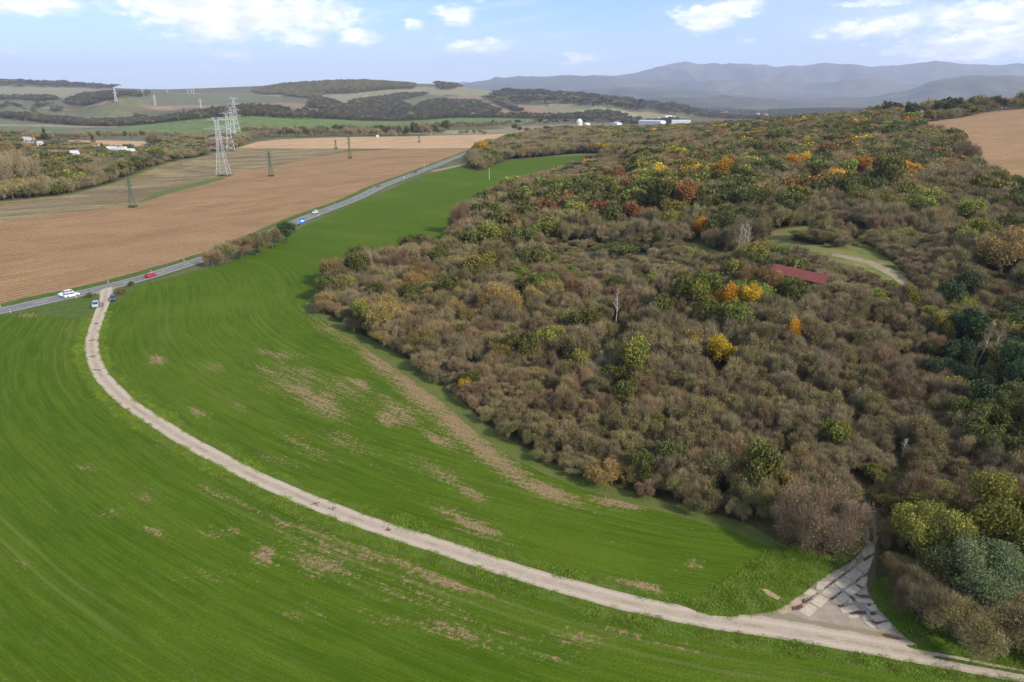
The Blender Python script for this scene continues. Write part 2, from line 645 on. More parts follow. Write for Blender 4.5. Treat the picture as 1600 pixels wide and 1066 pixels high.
def wheat_mat():
    m, t, p, o = material('young_wheat')
    P = pos(t)
    a = t.n('ShaderNodeAttribute', attribute_name='rows')
    b = t.n('ShaderNodeAttribute', attribute_name='bare')
    sx = t.n('ShaderNodeSeparateXYZ')
    t.link(a.outputs['Vector'], sx.inputs[0])
    rowv = t.comb(t.math('MULTIPLY', sx.outputs[0], .8), t.math('MULTIPLY', sx.outputs[1], .045))
    st = t.noise(rowv, 1.0, 5, .62)
    st2 = t.noise(t.comb(t.math('MULTIPLY', sx.outputs[0], .16), t.math('MULTIPLY', sx.outputs[1], .012)), 1.0, 3, .5)
    broad = t.noise(P, .018, 4, .6)
    mid = t.noise(P, .35, 4, .6)
    fn = t.noise(P, 3.2, 3, .75)
    g1, g2, g3 = (.052, .097, .004), (.081, .135, .007), (.122, .162, .015)
    col = t.mix(t.smooth(st, .36, .66), g1, g2)
    col = t.mix(t.math('MULTIPLY', t.smooth(broad, .45, .7), .5), col, g3)
    col = t.mix(t.math('MULTIPLY', t.smooth(st2, .52, .72), .45), col, g3)
    col = t.mix(t.math('MULTIPLY', t.smooth(fn, .42, .62), .55), col, (.038, .074, .006))
    col = t.mix(t.math('MULTIPLY', t.smooth(mid, .5, .75), .3), col, (.085, .15, .025))
    fr = t.noise(t.comb(t.math('MULTIPLY', sx.outputs[0], 3.2), t.math('MULTIPLY', sx.outputs[1], .10)), 1.0, 3, .7)
    col = t.mix(t.math('MULTIPLY', t.smooth(fr, .45, .68), .38), col, (.120, .165, .020))
    # sprayer tramlines every 24 m, each a pair of wheelings
    md_ = t.math('PINGPONG', t.math('ADD', sx.outputs[0], 7.0), 12.0)
    whl = t.math('ABSOLUTE', t.math('SUBTRACT', md_, 1.0))
    col = t.mix(t.math('MULTIPLY', t.math('MULTIPLY', t.smooth(whl, .34, .12), t.smooth(st2, .35, .6)), .4), col, (.15, .15, .045))
    # bare patches: weak crop on pale soil
    e = t.math('ADD', b.outputs['Fac'], t.math('MULTIPLY', t.math('SUBTRACT', t.noise(rowv, 1.9, 6, .75), .5), 1.9))
    e = t.math('ADD', e, t.math('MULTIPLY', t.math('SUBTRACT', t.noise(P, 1.3, 5, .85), .5), 2.4))
    soil = t.mix(t.smooth(fn, .35, .65), (.16, .105, .055), (.34, .245, .13))
    f1 = t.smooth(e, .36, .62)
    col = t.mix(f1, col, soil)
    t.link(col, p.inputs['Base Color'])
    bump(t, p, t.math('ADD', fn, t.math('MULTIPLY', st, .8)), .22)
    p.inputs['Specular IOR Level'].default_value = .04
    return m


def track_mat():
    m, t, p, o = material('crushed_stone_track')
    P = pos(t)
    a = t.n('ShaderNodeAttribute', attribute_name='across')
    fn = t.noise(P, 5.0, 4, .75)
    md = t.noise(P, .6, 4, .6)
    col = t.mix(t.smooth(fn, .3, .7), (.31, .25, .18), (.45, .375, .28))
    col = t.mix(t.math('MULTIPLY', t.smooth(md, .45, .7), .4), col, (.30, .25, .20))
    # wheel lines are paler, the crown between them a little darker
    aa = t.math('ABSOLUTE', a.outputs['Fac'])
    rut = t.math('MULTIPLY', t.smooth(aa, .25, .5), t.smooth(aa, .85, .6))
    col = t.mix(t.math('MULTIPLY', rut, .45), col, (.50, .42, .34))
    crown = t.math('MULTIPLY', t.smooth(aa, .22, .04), t.smooth(t.noise(P, .25, 4, .6), .42, .62))
    col = t.mix(t.math('MULTIPLY', crown, .55), col, (.20, .18, .10))
    edge = t.smooth(t.math('ADD', aa, t.math('MULTIPLY', t.math('SUBTRACT', md, .5), .5)), .92, 1.1)
    col = t.mix(t.math('MULTIPLY', edge, .6), col, (.13, .12, .05))
    t.link(col, p.inputs['Base Color'])
    bump(t, p, fn, .05)
    return m


def ground_mix(name, c1, c2, c3, s1=.25, s2=2.2, bd=.3):
    m, t, p, o = material(name)
    P = pos(t)
    a = t.noise(P, s1, 5, .65)
    b = t.noise(P, s2, 4, .7)
    col = t.mix(t.smooth(a, .38, .62), c1, c2)
    col = t.mix(t.math('MULTIPLY', t.smooth(b, .45, .7), .7), col, c3)
    t.link(col, p.inputs['Base Color'])
    bump(t, p, b, bd)
    return m


M = {}
M['wheat'] = wheat_mat()
M['track'] = track_mat()
M['asphalt'] = ground_mix('asphalt', (.165, .16, .155), (.195, .19, .183), (.14, .137, .135), .08, 1.5, .01)
M['plough'] = field_mat('ploughed_soil', (.28, .168, .080), (.385, .245, .12), (.34, .21, .11), ang=R(-58), stretch=(.03, .7), fine=.9, row=.55, rowgap=3.2, bumpd=.35)
M['pale_soil'] = field_mat('pale_soil', (.44, .285, .15), (.52, .35, .20), (.48, .31, .17), ang=R(-70), stretch=(.006, .05), fine=.3)
M['stubble'] = field_mat('stubble', (.17, .12, .065), (.33, .27, .125), (.22, .175, .08), ang=R(-35), stretch=(.004, .06), fine=.5, lo=.4, hi=.6)
M['right_plough'] = field_mat('hill_soil', (.30, .185, .09), (.39, .25, .13), (.34, .215, .11), ang=R(15), stretch=(.02, .4), fine=.8, row=.2, rowgap=3.5)
M['verge'] = ground_mix('verge_grass', (.075, .13, .022), (.12, .15, .035), (.04, .07, .015), .4, 2.5, .5)
M['weeds_ground'] = ground_mix('rank_grass', (.10, .155, .016), (.13, .18, .03), (.06, .10, .012), .5, 2.8, .5)
M['strip'] = ground_mix('headland_grass', (.13, .145, .040), (.10, .135, .03), (.08, .09, .03), .12, 2.0, .3)
M['floor'] = ground_mix('wood_floor', (.075, .062, .032), (.085, .085, .03), (.05, .04, .022), .2, 1.5, .6)
M['meadow'] = ground_mix('dry_meadow', (.17, .17, .055), (.12, .16, .035), (.20, .15, .08), .06, 1.0, .3)
M['rough'] = ground_mix('rough_grassland', (.16, .14, .075), (.12, .12, .055), (.20, .165, .10), .07, .8, .4)
M['far_green'] = field_mat('far_crop', (.105, .165, .035), (.13, .19, .045), (.16, .195, .06), ang=R(80), stretch=(.002, .02), fine=.05, bumpd=.0)
M['far_dull'] = field_mat('far_dull_crop', (.12, .135, .065), (.17, .17, .085), (.155, .16, .08), ang=R(80), stretch=(.002, .02), fine=.05, bumpd=.0)
M['far_tan'] = field_mat('far_dry_field', (.24, .22, .12), (.28, .25, .14), (.22, .22, .11), ang=R(75), stretch=(.001, .012), fine=.03, bumpd=.0)
M['far_brown'] = field_mat('far_soil', (.26, .17, .11), (.31, .21, .14), (.24, .18, .11), ang=R(80), stretch=(.001, .012), fine=.03, bumpd=.0)
M['valley'] = ground_mix('valley_land', (.10, .10, .045), (.14, .13, .065), (.07, .075, .035), .004, .03, .0)
M['concrete'] = ground_mix('worn_concrete', (.42, .36, .27), (.50, .43, .33), (.31, .26, .19), 1.2, 7.0, .03)
M['apron'] = ground_mix('dirty_apron', (.31, .265, .20), (.25, .21, .155), (.38, .33, .26), .5, 5.0, .05)
M['dirt'] = ground_mix('dark_soil', (.12, .078, .05), (.17, .115, .075), (.08, .05, .033), 1.5, 6.0, .1)
M['sand'] = ground_mix('sandy_soil', (.42, .32, .21), (.34, .25, .16), (.26, .19, .12), .6, 4.0, .05)
M['rock_path'] = ground_mix('pale_path', (.30, .24, .17), (.22, .18, .11), (.12, .11, .05), .5, 3.0, .05)
M['hillmeadow'] = ground_mix('clearing_grass', (.10, .135, .028), (.19, .175, .06), (.15, .11, .055), .12, .9, .4)

# ------------------------------------------------------------------ land cover: polygons traced on the ground
road_px = [(-620, 590), (-400, 555), (-200, 522), (0, 486), (50, 475), (100, 464), (175, 447), (237, 430), (317, 405), (362, 391), (427, 362), (462, 347), (500, 332), (555, 311), (595, 292), (652, 270), (705, 249), (728, 240), (742, 234), (752, 229)]
ROAD, road_s = resample(smooth_line(pline(road_px)), 6.0)
track_px = [(166, 452), (165, 460), (163, 472), (156, 490), (148, 513), (143, 537), (146, 557), (153, 577), (167, 597), (200, 629), (240, 656), (290, 688), (340, 715), (400, 746), (450, 768), (500, 789), (560, 812), (620, 832), (700, 858), (760, 878), (820, 897), (900, 920), (970, 939), (1050, 957), (1130, 971), (1200, 981), (1260, 991), (1330, 1003), (1400, 1016), (1480, 1030), (1600, 1052), (1750, 1078), (2000, 1115), (2400, 1160)]
TRACK, track_s = resample(smooth_line(pline(track_px)), 2.0)

POLY = []   # (class, world polygon) painter's order


def poly(cls, pts, jit=0.0, seed=1):
    W = pline(pts + [pts[0]])[:-1]
    # subdivide in bearing / log-distance space and roughen
    o = []
    n = len(W)
    for i in range(n):
        a, b = W[i], W[(i + 1) % n]
        ua, va = to_uv(*a)
        ub, vb = to_uv(*b)
        k = max(1, int(math.hypot(ua - ub, va - vb) / .012))
        for j in range(k):
            q = a + (b - a) * j / k
            o.append(q)
    o = np.array(o)
    if jit:
        D = np.hypot(o[:, 0], o[:, 1])
        amp = jit * np.clip(D / 150, .6, 12)
        o[:, 0] += (fbm(o[:, 0] / (amp * 6), o[:, 1] / (amp * 6), seed, 3) - .5) * 2 * amp
        o[:, 1] += (fbm(o[:, 0] / (amp * 6) + 31, o[:, 1] / (amp * 6), seed, 3) - .5) * 2 * amp
    POLY.append((cls, o))
    return o


poly('wheat', [(-900, 640), (-400, 572), (-200, 536), (0, 495), (100, 476), (175, 458), (237, 441), (317, 420), (362, 408), (427, 378), (470, 356), (520, 333), (600, 300), (660, 276), (712, 259), (760, 263), (790, 251), (850, 246), (920, 242), (968, 241), (940, 252), (900, 262), (850, 282), (790, 320), (740, 360), (700, 392), (620, 408), (540, 425), (495, 450), (487, 468), (505, 492), (560, 528), (640, 572), (700, 615), (745, 660), (800, 700), (870, 735), (960, 770), (1080, 800), (1160, 825), (1230, 860), (1300, 880), (1330, 900), (1260, 930), (1330, 985), (1430, 1000), (1600, 1040), (2400, 1120), (2600, 1500), (800, 1700), (-900, 1600)], .25)
poly('strip', [(470, 486), (487, 462), (505, 480), (560, 512), (640, 558), (700, 600), (745, 646), (800, 686), (870, 720), (960, 758), (1080, 788), (1160, 812), (1230, 850), (1215, 862), (1150, 832), (1060, 806), (950, 778), (860, 745), (800, 715), (745, 678), (700, 635), (640, 592), (560, 538), (505, 500)], .3, 90)
poly('floor', [(500, 474), (498, 456), (535, 424), (620, 402), (706, 390), (714, 352), (760, 318), (830, 280), (900, 258), (950, 246), (968, 240), (900, 240), (850, 245), (790, 250), (750, 268), (735, 262), (735, 245), (780, 225), (850, 208), (900, 205), (1000, 206), (1060, 203), (1200, 196), (1300, 190), (1420, 184), (1425, 195), (1500, 183), (1600, 168), (1600, 160), (2300, 140), (2500, 600), (2500, 1100), (1600, 1038), (1480, 1012), (1420, 995), (1390, 965), (1372, 930), (1368, 890), (1376, 850), (1340, 790), (1348, 845), (1300, 872), (1240, 860), (1160, 815), (1080, 792), (960, 762), (870, 725), (800, 690), (745, 650), (700, 604), (640, 562), (560, 520), (515, 492)], .4, 2)
poly('right_plough', [(1423, 193), (1450, 190), (1500, 184), (1560, 172), (1640, 164), (2300, 150), (2400, 330), (1700, 330), (1600, 310), (1560, 292), (1525, 268), (1510, 250), (1480, 218), (1440, 212)], .3, 3)
poly('hillmeadow', [(1190, 366), (1215, 358), (1280, 352), (1340, 352), (1362, 362), (1350, 378), (1375, 392), (1400, 412), (1428, 440), (1445, 462), (1428, 466), (1400, 446), (1350, 424), (1290, 412), (1240, 404), (1205, 392)], .6, 4)
poly('floor', [(1232, 374), (1260, 363), (1300, 359), (1338, 362), (1344, 374), (1318, 384), (1270, 382)], .4, 44)
poly('hillmeadow', [(1060, 375), (1085, 380), (1130, 395), (1150, 405), (1110, 402), (1070, 390)], .4, 5)
poly('rough', [(850, 402), (900, 388), (980, 392), (1040, 400), (1090, 420), (1040, 432), (960, 430), (880, 424)], .6, 6)
poly('rock_path', [(926, 596), (926, 565), (936, 548), (962, 532), (990, 528), (968, 545), (950, 562), (950, 585)], .2, 7)
poly('rock_path', [(1300, 396), (1340, 402), (1380, 415), (1410, 430), (1440, 461), (1424, 459), (1395, 434), (1350, 411), (1300, 400)], .2, 8)
# far side of the road
poly('strip', [(0, 333), (0, 300), (110, 296), (180, 278), (240, 255), (330, 236), (372, 226), (440, 214), (560, 211), (640, 212), (720, 208), (800, 206), (790, 214), (545, 236), (380, 268), (210, 322)], .4, 9)
poly('stubble', [(-700, 440), (-700, 330), (-300, 335), (0, 316), (110, 304), (180, 287), (240, 264), (330, 241), (368, 233), (545, 233.5), (500, 246), (420, 259), (360, 272), (330, 284), (270, 300), (210, 322), (100, 336), (0, 352)], .3, 10)
poly('plough', [(-900, 560), (-900, 420), (0, 348), (100, 333), (170, 326), (215, 318), (270, 300), (330, 280), (365, 270), (450, 255), (545, 237), (620, 233), (740, 232.5), (735, 236), (700, 246), (652, 266), (595, 288), (555, 305), (500, 326), (462, 341), (427, 355), (362, 381), (317, 395), (237, 419), (175, 436), (100, 453), (0, 474), (-200, 507), (-400, 540)], .2, 11)
poly('pale_soil', [(366, 232), (400, 222), (440, 218), (560, 214), (650, 213), (720, 211), (795, 209), (770, 222), (742, 231.5), (620, 232.5), (545, 232.5)], .3, 12)
poly('strip', [(240, 301), (300, 287), (345, 276), (352, 279), (330, 286), (270, 301), (215, 318)], .3, 13)
# left wood and behind
poly('floor', [(-500, 340), (-500, 225), (0, 214), (60, 218), (120, 222), (200, 238), (240, 230), (300, 218), (350, 214), (372, 222), (372, 230), (330, 238), (240, 260), (180, 284), (112, 302), (0, 314), (-200, 330)], .3, 14)
poly('far_green', [(60, 225), (105, 238), (120, 248), (90, 240), (50, 226)], .1, 15)
poly('pale_soil', [(82, 219), (140, 219.5), (230, 221), (225, 227), (190, 230), (175, 233), (120, 227), (85, 223)], .1, 16)
# valley fields
poly('far_dull', [(-500, 205), (-500, 188), (0, 185.5), (200, 185.5), (240, 187), (195, 198), (160, 210), (80, 208), (0, 205)], .1, 17)
poly('far_tan', [(-500, 200), (-500, 194), (0, 194), (100, 195.5), (195, 196), (180, 199), (100, 199), (0, 197.5)], .1, 18)
poly('far_green', [(195, 199), (235, 187.5), (300, 185.5), (500, 185), (700, 185), (868, 187), (860, 191), (760, 195), (690, 197), (560, 205), (440, 207), (340, 215), (200, 211), (172, 210)], .1, 19)
poly('far_tan', [(640, 212), (640, 205), (760, 203), (860, 199), (1000, 196), (1030, 200), (900, 206), (800, 208), (720, 210)], .2, 20)
poly('far_brown', [(780, 200), (860, 195), (950, 194), (960, 197), (900, 200), (820, 204)], .2, 21)
# hills
poly('far_tan', [(-500, 168), (-500, 134), (0, 135), (60, 135.5), (120, 137), (175, 139), (150, 142), (120, 149), (100, 154), (60, 153), (0, 150)], .1, 22)
poly('far_dull', [(-500, 182), (-500, 160), (0, 157), (60, 155), (100, 162), (70, 168), (60, 172), (200, 175), (320, 173), (420, 168), (440, 170), (330, 178), (220, 181), (0, 180)], .1, 23)
poly('far_brown', [(65, 170), (75, 166), (160, 164), (300, 164), (400, 161), (455, 160), (480, 163), (400, 166), (320, 170), (240, 172), (120, 172)], .1, 24)
poly('far_dull', [(150, 163), (200, 154), (240, 149.5), (320, 147.5), (400, 148), (450, 153), (495, 160), (480, 162), (400, 160), (300, 163.5), (200, 164)], .1, 25)
poly('far_brown', [(250, 148), (300, 145), (400, 146), (440, 149), (440, 152), (400, 148), (320, 147)], .05, 26)
poly('far_tan', [(499, 155), (505, 147), (530, 142), (590, 140), (640, 139), (668, 138), (672, 141), (650, 145), (615, 147), (580, 153), (548, 159), (543, 166), (528, 164), (520, 158)], .1, 27)
poly('far_tan', [(600, 139), (625, 134.5), (655, 136), (680, 136), (690, 140), (720, 143), (690, 150), (660, 147), (640, 140)], .1, 28)
poly('far_dull', [(630, 157), (690, 150), (740, 150), (755, 153), (770, 160), (720, 158), (690, 156), (640, 162)], .1, 29)
poly('far_tan', [(690, 146), (715, 137), (760, 138), (800, 141), (780, 144), (755, 150), (720, 150)], .1, 30)
poly('far_brown', [(700, 152), (740, 148), (760, 150), (752, 155), (730, 157), (700, 157)], .1, 31)
poly('far_tan', [(855, 166), (860, 162), (895, 163), (950, 170), (1010, 175), (1060, 181), (1080, 184), (1000, 183.5), (900, 181), (840, 180), (880, 178)], .1, 32)
poly('far_brown', [(745, 161), (790, 164), (850, 165), (860, 170), (880, 179), (840, 180), (800, 178), (780, 175), (760, 166)], .1, 33)
poly('far_tan', [(880, 149), (940, 151), (985, 156), (980, 160), (930, 156), (890, 152)], .1, 34)
poly('far_tan', [(450, 172), (500, 171), (512, 174), (490, 177), (450, 177)], .1, 35)
# road, its verges, the tracks
W5, _ = resample(ROAD, 6.0)


def strip_poly(cls, W, wl, wr, jit=0, seed=0):
    L, Rr = offset_strip(W, wl, wr, jit, seed)
    POLY.append((cls, np.vstack([L, Rr[::-1]])))


strip_poly('verge', ROAD, 9.0, 6.5, 1.2, 51)
strip_poly('asphalt', ROAD, 3.9, 3.9)
strip_poly('weeds_ground', TRACK[14:], 3.1, 3.9, .8, 52)
poly('verge', [(60, 480), (105, 471), (148, 459), (157, 462), (156, 478), (140, 497), (120, 500), (60, 490)], .3, 53)
poly('verge', [(172, 455), (215, 443), (240, 438), (212, 452), (190, 470), (175, 478), (172, 466)], .3, 54)
strip_poly('track', TRACK, 1.58, 1.58, .08, 55)
_k = [i for i in range(len(TRACK)) if TRACK[i][0] > at(1440, 1022).x]
strip_poly('verge', TRACK[_k], .28, .28, .12, 59)
poly('track', [(149, 459), (165, 450), (181, 447), (176, 458), (174, 468), (168, 480), (157, 480), (159, 468), (156, 461)], .05, 56)


def c8(x, y):
    return (1180 + x / 5.92, 820 + y / 5.92)


poly('weeds_ground', [(1060, 945), (1100, 930), (1150, 900), (1190, 870), (1215, 850), (1290, 872), (1350, 850), (1345, 880), (1300, 905), (1258, 930), (1225, 953), (1180, 965), (1110, 962)], .25, 57)
poly('weeds_ground', [(1378, 900), (1400, 905), (1430, 960), (1500, 985), (1600, 1010), (2300, 1090), (2300, 1120), (1600, 1046), (1420, 1012), (1390, 985), (1365, 950), (1362, 920)], .25, 58)
poly('rock_path', [(672, 267.5), (700, 261), (728, 254.5), (745, 250), (746, 252), (728, 257.5), (702, 264), (680, 268.5)], 0, 65)
poly('track', [c8(-160, 830), c8(0, 830), c8(230, 790), c8(330, 740), c8(700, 800), c8(1000, 900), c8(1380, 1040), c8(1500, 1110), c8(900, 1110), c8(0, 1000), c8(-160, 960)], .1, 59)
APRON = poly('apron', [c8(*q) for q in [(230, 792), (320, 720), (440, 640), (560, 540), (700, 450), (900, 340), (980, 240), (1020, 180), (1110, 180), (1110, 270), (1050, 430), (1030, 560), (1060, 680), (1140, 780), (1270, 920), (1390, 1045), (1000, 960), (500, 880)]], .22, 60)
poly('sand', [c8(*q) for q in [(60, 590), (120, 600), (230, 670), (210, 695), (110, 650)]], .1, 61)
poly('sand', [c8(*q) for q in [(180, 800), (250, 760), (330, 720), (400, 675), (450, 720), (400, 760), (350, 800), (250, 830)]], .1, 62)
poly('rock_path', [c8(1015, 190), c8(1035, 60), c8(1005, 0), (1343, 800), (1338, 780), (1330, 755), (1338, 752), (1350, 775), (1364, 800), c8(1130, 60), c8(1140, 130), c8(1110, 190)], .05, 63)
poly('floor', [c8(1055, 150), c8(1060, 60), c8(1030, -10), (1348, 795), (1352, 795), (1360, 815), c8(1090, 40), c8(1098, 120), c8(1085, 160)], .04, 64)

# bare patches in the wheat: px, py, rx, ry, tilt deg, weight
BARE = [(600, 572, 70, 15, 36, .72), (660, 618, 80, 20, 38, .78), (720, 668, 80, 22, 38, .78), (565, 535, 60, 12, 33, .66), (760, 705, 70, 14, 34, .72), (620, 640, 60, 14, 35, .55), (540, 610, 70, 20, 25, .42), (460, 600, 70, 30, 20, .41), (810, 745, 70, 14, 30, .7), (690, 740, 60, 16, 28, .46), (530, 860, 120, 30, 14, .38), (650, 930, 140, 26, 12, .36), (640, 600, 30, 8, 30, .8), (760, 715, 40, 10, 33, .75),
        (850, 765, 60, 12, 22, .8), (880, 775, 40, 10, 20, .6), (968, 788, 45, 7, 10, .85), (700, 800, 35, 8, 20, .6), (745, 825, 45, 10, 22, .75), (735, 770, 30, 10, 30, .6), (560, 600, 25, 7, 25, .75), (605, 655, 22, 10, 30, .75),
        (680, 685, 34, 8, 30, .75), (480, 585, 25, 14, 30, .55), (420, 580, 25, 8, 20, .6), (500, 630, 50, 18, 20, .65), (245, 562, 13, 8, 10, .85), (330, 572, 18, 10, 10, .4), (440, 555, 25, 10, 0, .5), (410, 550, 20, 6, 10, .55), (470, 610, 30, 8, 20, .7), (370, 632, 20, 6, 30, .5), (305, 645, 25, 6, 20, .6),
        (540, 690, 60, 14, 25, .42), (480, 700, 60, 12, 25, .42), (440, 720, 40, 8, 20, .4), (500, 880, 50, 18, 12, .62), (412, 868, 16, 15, 10, .85), (690, 908, 60, 7, 18, .85), (640, 895, 30, 6, 18, .7), (580, 860, 120, 6, 20, .55), (450, 820, 140, 6, 22, .5), (350, 775, 60, 5, 22, .55),
        (230, 775, 20, 8, 20, .65), (240, 830, 22, 8, 10, .6), (330, 835, 22, 8, 10, .55), (365, 830, 18, 5, 10, .6), (130, 730, 20, 6, 10, .55), (250, 700, 25, 5, 20, .45), (120, 760, 20, 5, 0, .4), (180, 800, 20, 8, 0, .45), (35, 882, 14, 6, 0, .6), (470, 960, 30, 8, 0, .4), (900, 1000, 60, 10, 5, .5), (700, 980, 160, 20, 10, .4), (950, 990, 80, 10, 8, .45), (1010, 918, 45, 10, 18, .7), (1085, 880, 14, 6, 0, .7), (130, 520, 40, 8, 0, .35), (700, 515, 30, 4, 20, .45),
        (45, 492, 16, 4, 0, .75), (500, 495, 60, 10, 30, .4), (520, 520, 60, 10, 32, .5), (760, 620, 60, 10, 42, .0), (860, 1030, 40, 6, 0, .5), (1060, 1010, 40, 6, 10, .5), (1180, 1010, 60, 5, 5, .5), (600, 940, 60, 10, 5, .35), (330, 900, 60, 10, 5, .35), (590, 500, 20, 3, 20, .3)]

# ------------------------------------------------------------------ cut the ground along all those outlines and build each class as its own sheet
SP = .0135
uu = np.arange(-UMAX + .01, UMAX - .01, SP)
vv = np.arange(V0 + .01, V1 - .01, SP)
g1, g2 = np.meshgrid(uu, vv)
g1 = g1 + ((np.arange(g1.shape[0]) % 2) * SP / 2)[:, None]
jx = (rng.random(g1.shape) - .5) * SP * .3
jy = (rng.random(g1.shape) - .5) * SP * .3
pts = [np.stack([(g1 + jx).ravel(), (g2 + jy).ravel()], 1)]
edges = []
base = len(pts[0])
for cls, W in POLY:
    u, v = to_uv(W[:, 0], W[:, 1])
    u = np.clip(u, -UMAX + .005, UMAX - .005)
    v = np.clip(v, V0 + .005, V1 - .005)
    # drop repeats
    keep = np.ones(len(u), bool)
    keep[1:] = np.hypot(np.diff(u), np.diff(v)) > 1e-5
    u, v = u[keep], v[keep]
    n = len(u)
    pts.append(np.stack([u, v], 1))
    edges += [(base + i, base + (i + 1) % n) for i in range(n)]
    base += n
PTS = np.vstack(pts)
cdt = delaunay_2d_cdt([Vector(p) for p in PTS.tolist()], edges, [], 0, 1e-6, False)
CV = np.array([(p.x, p.y) for p in cdt[0]])
CF = np.array([f for f in cdt[2] if len(f) == 3], dtype=np.int32)
D_ = np.exp(CV[:, 1])
VX, VY = np.sin(CV[:, 0]) * D_, np.cos(CV[:, 0]) * D_
VZ = height(VX, VY)
cen = (VX[CF].mean(1), VY[CF].mean(1))
fcls = np.zeros(len(CF), int)
names_ = ['valley'] + sorted({c for c, _ in POLY})
for cls, W in POLY:
    x0, x1, y0, y1 = W[:, 0].min(), W[:, 0].max(), W[:, 1].min(), W[:, 1].max()
    cand = np.where((cen[0] >= x0) & (cen[0] <= x1) & (cen[1] >= y0) & (cen[1] <= y1))[0]
    if len(cand):
        m = inside(cen[0][cand], cen[1][cand], W)
        fcls[cand[m]] = names_.index(cls)
NICE = {'valley': 'ground', 'wheat': 'green_field', 'floor': 'woodland_ground', 'right_plough': 'hill_field', 'hillmeadow': 'meadow', 'rough': 'grassland_ground', 'rock_path': 'woodland_path',
        'strip': 'grass_strip_ground', 'stubble': 'stubble_field', 'plough': 'ploughed_field', 'pale_soil': 'pale_field', 'far_green': 'valley_field', 'far_dull': 'dull_green_field', 'far_tan': 'dry_field',
        'far_brown': 'brown_field', 'verge': 'verge_ground', 'asphalt': 'road', 'weeds_ground': 'rank_grass_ground', 'track': 'farm_track_road', 'apron': 'concrete_apron_pavement', 'sand': 'sandy_ground'}
APRON_OBJ = None
for k, cls in enumerate(names_):
    f = CF[fcls == k]
    if not len(f):
        continue
    # counter-clockwise seen from above: u runs like +X, v like distance
    a, b, c = (np.stack([VX[f[:, i]], VY[f[:, i]]], 1) for i in range(3))
    cr = (b[:, 0] - a[:, 0]) * (c[:, 1] - a[:, 1]) - (b[:, 1] - a[:, 1]) * (c[:, 0] - a[:, 0])
    f = np.where(cr[:, None] < 0, f[:, ::-1], f)
    used, inv = np.unique(f.ravel(), return_inverse=True)
    V = np.stack([VX[used], VY[used], VZ[used]], 1)
    me = np_mesh(NICE[cls], V, inv.reshape(f.shape), [M[cls]], smooth=True)
    if cls == 'wheat':
        d, s, sd = dist_poly(V[:, 0], V[:, 1], TRACK[::3])
        me.attributes.new('rows', 'FLOAT_VECTOR', 'POINT').data.foreach_set('vector', np.stack([d * sd, s, 0 * s], 1).astype(np.float32).ravel())
        bare = np.zeros(len(V))
        for (bx, by, rx, ry, tl, wt) in BARE:
            # ground frame of the patch from three sight lines
            ca, sa = math.cos(R(tl)), math.sin(R(tl))
            q = pick([bx, bx + rx * ca, bx - ry * sa], [by, by + rx * sa, by + ry * ca])[:, :2]
            e1, e2 = q[1] - q[0], q[2] - q[0]
            det = e1[0] * e2[1] - e1[1] * e2[0]
            if abs(det) < 1e-6:
                continue
            dx, dy = V[:, 0] - q[0, 0], V[:, 1] - q[0, 1]
            aa = (dx * e2[1] - dy * e2[0]) / det
            bb = (e1[0] * dy - e1[1] * dx) / det
            bare = np.maximum(bare, wt * np.exp(-(aa ** 2 + bb ** 2) * .75))
        me.attributes.new('bare', 'FLOAT', 'POINT').data.foreach_set('value', bare.astype(np.float32))
    if cls == 'track':
        d, s, sd = dist_poly(V[:, 0], V[:, 1], TRACK)
        me.attributes.new('across', 'FLOAT', 'POINT').data.foreach_set('value', np.clip(d * sd / 1.75, -3, 3).astype(np.float32))
    o = link(NICE[cls], me)
    tag(o, kind='structure')
    if cls == 'apron':
        APRON_OBJ = o
# the land beside and behind the viewpoint
su = np.linspace(UMAX - .012, 2 * math.pi - UMAX + .012, 70)
svv = np.linspace(math.log(2.0), V1 - .011, 90)
a1, a2 = np.meshgrid(su, svv)
dd = np.exp(a2)
SX, SY = np.sin(a1) * dd, np.cos(a1) * dd
# bearing folded to the nearest edge of the surveyed land
fold = np.where(a1 < math.pi, UMAX - .02, -UMAX + .02)
SZ = height(np.sin(fold) * dd, np.cos(fold) * dd) * (1 - .999 * np.sin(np.clip((a1 - UMAX) / (2 * math.pi - 2 * UMAX), 0, 1) * math.pi)) - .25
idx = np.arange(a1.size).reshape(a1.shape)
q4 = np.stack([idx[:-1, :-1].ravel(), idx[1:, :-1].ravel(), idx[1:, 1:].ravel(), idx[:-1, 1:].ravel()], 1)
o = link('surrounding_land', np_mesh('surrounding_land', np.stack([SX.ravel(), SY.ravel(), SZ.ravel()], 1), q4, [M['meadow']], smooth=True))
tag(o, kind='structure')
mb = MB()
n = 64
mb.add([(0, 0, -.1)] + [(13.5 * math.sin(2 * math.pi * i / n), 13.5 * math.cos(2 * math.pi * i / n), -.12) for i in range(n)], [(0, i + 1, (i + 1) % n + 1)[::-1] for i in range(n)])
tag(mb.build('ground_below', M['meadow']), kind='structure')

# ------------------------------------------------------------------ distant mountain ranges
M['mount'] = ground_mix('mountain_forest', (.05, .055, .03), (.11, .10, .06), (.035, .045, .025), .0011, .006, .0)


